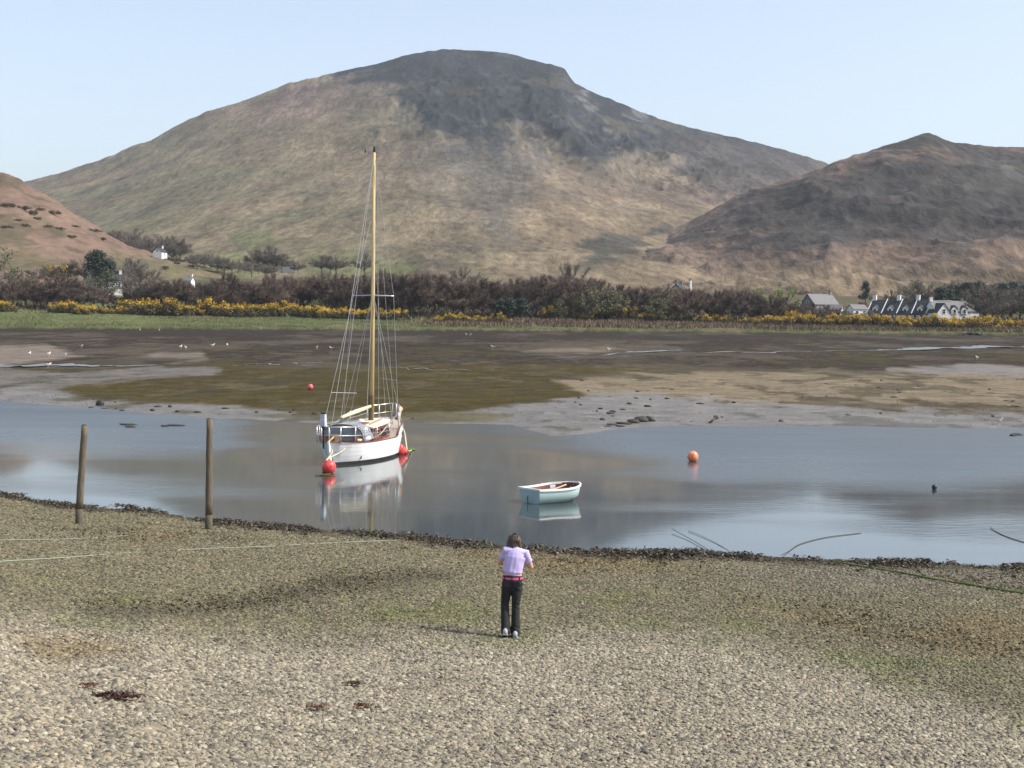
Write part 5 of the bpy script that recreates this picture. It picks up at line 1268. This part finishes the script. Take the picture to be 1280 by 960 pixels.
for i, (px, py, w, h) in enumerate([(765, 531, .6, .08), (780, 530, .8, .12), (792, 528.5, .7, .2), (802, 527, .8, .28), (812, 526.5, .6, .26), (775, 533, .5, .07), (760, 533, .4, .05)]):
    stone(px, py, w, h, 'weed-covered rock in the low dark spit at the far water edge', 'rocks of the low spit')
for px, py, w in [(160, 531, .9), (163, 534, .5), (219, 532, 1.0), (206, 533, .4)]:
    stone(px, py, w, .07, 'low weed mound just breaking the water beyond the posts', 'weed mounds in the water', 'weed_mound', None, 0.0, 'seaweed')
for px, py, w in [(1271, 544, .55), (1266, 545, .3)]:
    stone(px, py, w, .12, 'dark weedy stone in the water off the wet grey mud', 'stones off the grey mud', zf=0.0)
for i in range(46):
    px = random.uniform(700, 1290); py = random.uniform(474, 528)
    w = random.uniform(.15, .5); stone(px, py, w, random.uniform(.05, .13), ('broad' if w > .38 else 'tiny' if w < .24 else 'small') + ' dark weedy stone on the ' + ('tan gravel' if py < 504 else 'wet grey mud') + (' beside the brown weed bed' if px < 830 else ' behind the orange buoy' if px < 930 else ' off the small dark float' if px > 1100 else ' in the open middle of the bank'), 'stones on the tan flats')
for i in range(22):
    px = random.uniform(-10, 640); py = np.interp(px, [0, 200, 640], [498, 513, 522]) + random.uniform(-6, 4)
    w = random.uniform(.12, .45); stone(px, py, w, random.uniform(.05, .12), ('broad' if w > .34 else 'tiny' if w < .22 else 'small') + ' dark stone on the grey mud strip ' + ('beyond the leaning post' if px < 180 else 'beyond the upright post' if px < 330 else 'behind the yacht' if px < 510 else 'below the olive weed bed'), 'stones on the grey mud strip')
c = hit(888, 529); tag(MB().tube([(c[0] - .2, c[1], c[2] - .1), (c[0] + .08, c[1], c[2] + .12), (c[0] + .25, c[1], c[2] + .3)], [.05, .07, .03], 7).build('driftwood_stake', POSTM, None, True), 'short leaning driftwood stake on the wet grey mud', 'driftwood')

def weed_soup(C, n, size, jit, flat, seed):
    """curled ribbons: three-segment strips"""
    rg = np.random.default_rng(seed); C = np.asarray(C); i = rg.integers(0, len(C), n)
    s = C[i] + rg.normal(0, 1, (n, 3)) * jit; d = rg.normal(0, 1, (n, 3)) * np.array((1, 1, flat)); d /= np.linalg.norm(d, axis=1)[:, None]
    w = np.cross(d, rg.normal(0, 1, (n, 3))); w /= np.linalg.norm(w, axis=1)[:, None] + 1e-6
    L = size * rg.uniform(.4, 1.4, n)[:, None]; W = size * .16 * rg.uniform(.5, 1.5, n)[:, None]; up = rg.normal(0, .35, (n, 3)) * L
    p0, p1, p2 = s, s + d * L * .5 + up * .6, s + d * L
    V = np.stack([p0 - w * W, p0 + w * W, p1 + w * W, p1 - w * W, p1 - w * W, p1 + w * W, p2 + w * W * .4, p2 - w * W * .4], 1).reshape(-1, 3)
    return V
def strandline():
    th = rng.uniform(TH0 - .06, TH1 + .06, 2600); rr = np.interp(th, NTH, NR); k = 0.55 + .75 * fbm(th * 40, th * 0, 4, 2); keep = rng.random(len(th)) < np.clip(k * 1.6 - .45, 0.05, 1)
    th = th[keep]; rr = rr[keep]; rr = rr - rng.gamma(1.3, .30, len(th)) * np.interp(th, [TH0, 0, TH1], [1.1, .9, 1.5]) + rng.uniform(-.35, .45, len(th))
    X, Y = rr * np.sin(th), rr * np.cos(th); Z = np.maximum(ground_z(X, Y), 0) + .015
    lump = np.clip(fbm(X * .8, Y * .5, 3, 3), 0, 1) * .12 + sum(.16 * np.exp(-(((X - a[0]) / .5) ** 2 + ((Y - a[1]) / .4) ** 2)) for a in [hit(q, w, .02) for q, w in ((20, 621), (130, 636), (150, 639), (880, 695), (965, 699), (990, 700), (1150, 706))])
    C = np.stack([X, Y, Z + lump * .5], -1)
    V = weed_soup(C, 21000, .075, np.array((.08, .08, .012)), .3, 3)
    tag(link('seaweed_strandline', soup('seaweed_strandline', V, 4), WEEDB), 'tangled dark brown seaweed stranded along the near water edge', 'seaweed', kind='stuff')
    # scattered weed over the upper beach bands
    C = []
    for poly, n in (([(110, 761), (310, 748), (420, 716), (520, 712), (560, 722), (430, 740), (240, 767)], 380), ([(580, 690), (900, 715), (760, 722), (600, 712)], 120), ([(900, 745), (1060, 765), (1280, 800), (1280, 830), (1050, 790)], 240), ([(60, 660), (330, 668), (330, 680), (60, 672)], 140), ([(1040, 703), (1290, 715), (1290, 745), (1150, 722)], 260)):
        xs = [p[0] for p in poly]; ys = [p[1] for p in poly]
        k = 0
        while k < n:
            a, b = random.uniform(min(xs), max(xs)), random.uniform(min(ys), max(ys))
            if sdpoly(np.array([a]), np.array([b]), poly)[0] < 4: C.append((a, b)); k += 1
    P = []
    v = rays([c_[0] for c_ in C], [c_[1] for c_ in C]); h = np.hypot(v[:, 0], v[:, 1]); r0 = np.full(len(C), 30.0)
    for _ in range(14):
        x_, y_ = v[:, 0] / h * r0, v[:, 1] / h * r0; zt = ground_z(x_, y_); r0 = .5 * r0 + .5 * (zt - CAM_H) * h / v[:, 2]
    P = np.stack([x_, y_, zt + .03], -1)
    V = weed_soup(P, 5200, .06, np.array((.16, .16, .012)), .25, 4)
    tag(link('scattered_seaweed', soup('scattered_seaweed', V, 4), mat('olive_seaweed', (.075, .055, .02), .6, .5, 5.0)), 'thin brown seaweed scattered over the pebbles of the beach', 'seaweed', kind='stuff')
strandline()
def clump(px, py, w, label, m, seed):
    c = hit(px, py); V = weed_soup(np.array([(0, 0, .03)]), 150, .075 * w / .4, np.array((w * .26, w * .10, .006)), .15, seed)
    o = link('seaweed_clump', soup('seaweed_clump', V, 4), m); o.location = (c[0], c[1], c[2] + .02); tag(o, label, 'seaweed')
clump(145, 875, .34, 'dark brown dried seaweed clump on pale pebbles', mat('dark_dried_weed', (.07, .035, .025), .7, .4, 8), 11)
clump(112, 862, .16, 'small orange-brown weed scrap near the dark clump', WEEDR, 12)
clump(396, 889, .17, 'thin curled rusty weed scrap on pale pebbles', WEEDR, 13)
clump(442, 859, .17, 'dark red weed strip lying flat on the pebbles', mat('dark_red_weed', (.07, .025, .02), .7, .4, 8), 14)
clump(453, 887, .17, 'fluffy tan-brown weed tuft on the pebbles', WEEDR, 15)

def pebbles():
    r, th, X, Y, Z, c, dn = G
    i0 = int(np.searchsorted(r, 5.0)); i1 = int(np.searchsorted(r, 43)); j0 = int(np.searchsorted(th, TH0 - .029)); j1 = int(np.searchsorted(th, TH1 + .029))
    jj = np.concatenate([np.arange(j0 - 11, j0), np.arange(j0, j1, 3), np.arange(j1, j1 + 11)]); sl = np.ix_(np.arange(i0, i1, 3), jj)
    Xs, Ys, Zs, cs, ds = X[sl], Y[sl], Z[sl], c[sl], dn[sl]
    me = grid_mesh('shingle', Xs, Ys, Zs, cs); rr = np.hypot(Xs, Ys)
    den = np.interp(rr, [10, 18, 28, 42], [1900, 1550, 950, 460]) * (ds > .15) * np.where(np.abs(np.arctan2(Xs, Ys)) > TH1 + .03, .45, 1) * np.clip(1.0 + .5 * fbm(Xs * .7, Ys * .7, 3, 2), .3, 1.4)
    a = me.attributes.new('dens', 'FLOAT', 'POINT'); a.data.foreach_set('value', den.astype(np.float32).ravel())
    sc = np.interp(rr, [10, 20, 42], [1.0, 1.0, 1.35]); a = me.attributes.new('psize', 'FLOAT', 'POINT'); a.data.foreach_set('value', sc.astype(np.float32).ravel())
    m = bpy.data.materials.new('pebble'); m.use_nodes = True; nt = m.node_tree; N = nt.nodes; L = nt.links; P = N['Principled BSDF']; P.inputs['Roughness'].default_value = .75; P.inputs['Specular IOR Level'].default_value = .25
    at = N.new('ShaderNodeAttribute'); at.attribute_type = 'INSTANCER'; at.attribute_name = 'Col'; oi = N.new('ShaderNodeObjectInfo')
    cr = N.new('ShaderNodeValToRGB'); el = cr.color_ramp.elements; cr.color_ramp.interpolation = 'LINEAR'
    stops = [(0, (.30, .30, .32)), (.12, (.55, .53, .52)), (.3, (.85, .83, .80)), (.45, (1.0, .95, .82)), (.6, (1.15, 1.05, .88)), (.75, (1.3, 1.22, 1.1)), (.88, (1.55, 1.45, 1.3)), (.96, (1.9, 1.85, 1.75)), (1, (1.25, .95, .75))]
    while len(el) < len(stops): el.new(.5)
    for e, (p_, c_) in zip(el, stops): e.position = p_; e.color = (*c_, 1)
    L.new(oi.outputs['Random'], cr.inputs[0]); mu = N.new('ShaderNodeVectorMath'); mu.operation = 'MULTIPLY'; L.new(at.outputs['Color'], mu.inputs[0]); L.new(cr.outputs[0], mu.inputs[1]); L.new(mu.outputs[0], P.inputs['Base Color'])
    protos = []
    for k in range(4):
        s = stone_mesh(20 + k); pm = s.mesh('pebble', True); pm.materials.append(m); po = bpy.data.objects.new('pebble', pm); protos.append(po)
    ng = bpy.data.node_groups.new('scatter', 'GeometryNodeTree'); ng.interface.new_socket('Geometry', in_out='INPUT', socket_type='NodeSocketGeometry'); ng.interface.new_socket('Geometry', in_out='OUTPUT', socket_type='NodeSocketGeometry')
    n = ng.nodes; l = ng.links; gi = n.new('NodeGroupInput'); go = n.new('NodeGroupOutput')
    dp = n.new('GeometryNodeDistributePointsOnFaces'); dn_ = n.new('GeometryNodeInputNamedAttribute'); dn_.data_type = 'FLOAT'; dn_.inputs['Name'].default_value = 'dens'
    l.new(gi.outputs[0], dp.inputs['Mesh']); l.new(dn_.outputs['Attribute'], dp.inputs['Density'])
    jg = n.new('GeometryNodeJoinGeometry')
    for po in protos:
        ob = n.new('GeometryNodeObjectInfo'); ob.inputs['Object'].default_value = po; gt = n.new('GeometryNodeGeometryToInstance'); l.new(ob.outputs['Geometry'], gt.inputs[0]); l.new(gt.outputs[0], jg.inputs[0])
    ip = n.new('GeometryNodeInstanceOnPoints'); ip.inputs['Pick Instance'].default_value = True; l.new(dp.outputs['Points'], ip.inputs['Points']); l.new(jg.outputs[0], ip.inputs['Instance'])
    ri = n.new('FunctionNodeRandomValue'); ri.data_type = 'INT'; ri.inputs['Min'].default_value = 0; ri.inputs['Max'].default_value = 3; ri.inputs['Seed'].default_value = 5
    l.new([o_ for o_ in ri.outputs if o_.type == 'INT'][0], ip.inputs['Instance Index'])
    rv = n.new('FunctionNodeRandomValue'); rv.data_type = 'FLOAT_VECTOR'; rv.inputs[0].default_value = (-.5, -.5, 0); rv.inputs[1].default_value = (.5, .5, 6.28); l.new(rv.outputs[0], ip.inputs['Rotation'])
    rs = n.new('FunctionNodeRandomValue'); rs.data_type = 'FLOAT'; rs.inputs[2].default_value = 0.0; rs.inputs[3].default_value = 1.0; rs.inputs['Seed'].default_value = 9
    pw = n.new('ShaderNodeMath'); pw.operation = 'POWER'; pw.inputs[1].default_value = 3.0; l.new([o_ for o_ in rs.outputs if o_.type == 'VALUE'][0], pw.inputs[0])
    ma = n.new('ShaderNodeMath'); ma.operation = 'MULTIPLY_ADD'; ma.inputs[1].default_value = .022; ma.inputs[2].default_value = .0082; l.new(pw.outputs[0], ma.inputs[0])
    ps = n.new('GeometryNodeInputNamedAttribute'); ps.data_type = 'FLOAT'; ps.inputs['Name'].default_value = 'psize'; mm = n.new('ShaderNodeMath'); mm.operation = 'MULTIPLY'; l.new(ma.outputs[0], mm.inputs[0]); l.new(ps.outputs['Attribute'], mm.inputs[1])
    cv = n.new('ShaderNodeCombineXYZ'); m6 = n.new('ShaderNodeMath'); m6.operation = 'MULTIPLY'; m6.inputs[1].default_value = .6; l.new(mm.outputs[0], m6.inputs[0]); m12 = n.new('ShaderNodeMath'); m12.operation = 'MULTIPLY'; m12.inputs[1].default_value = 1.3; l.new(mm.outputs[0], m12.inputs[0])
    l.new(m12.outputs[0], cv.inputs[0]); l.new(mm.outputs[0], cv.inputs[1]); l.new(m6.outputs[0], cv.inputs[2]); l.new(cv.outputs[0], ip.inputs['Scale']); l.new(ip.outputs[0], go.inputs[0])
    o = link('shingle', me, m); md = o.modifiers.new('scatter', 'NODES'); md.node_group = ng
    tag(o, 'pale and olive pebbles covering the whole near beach', 'pebbles', kind='stuff')
pebbles()
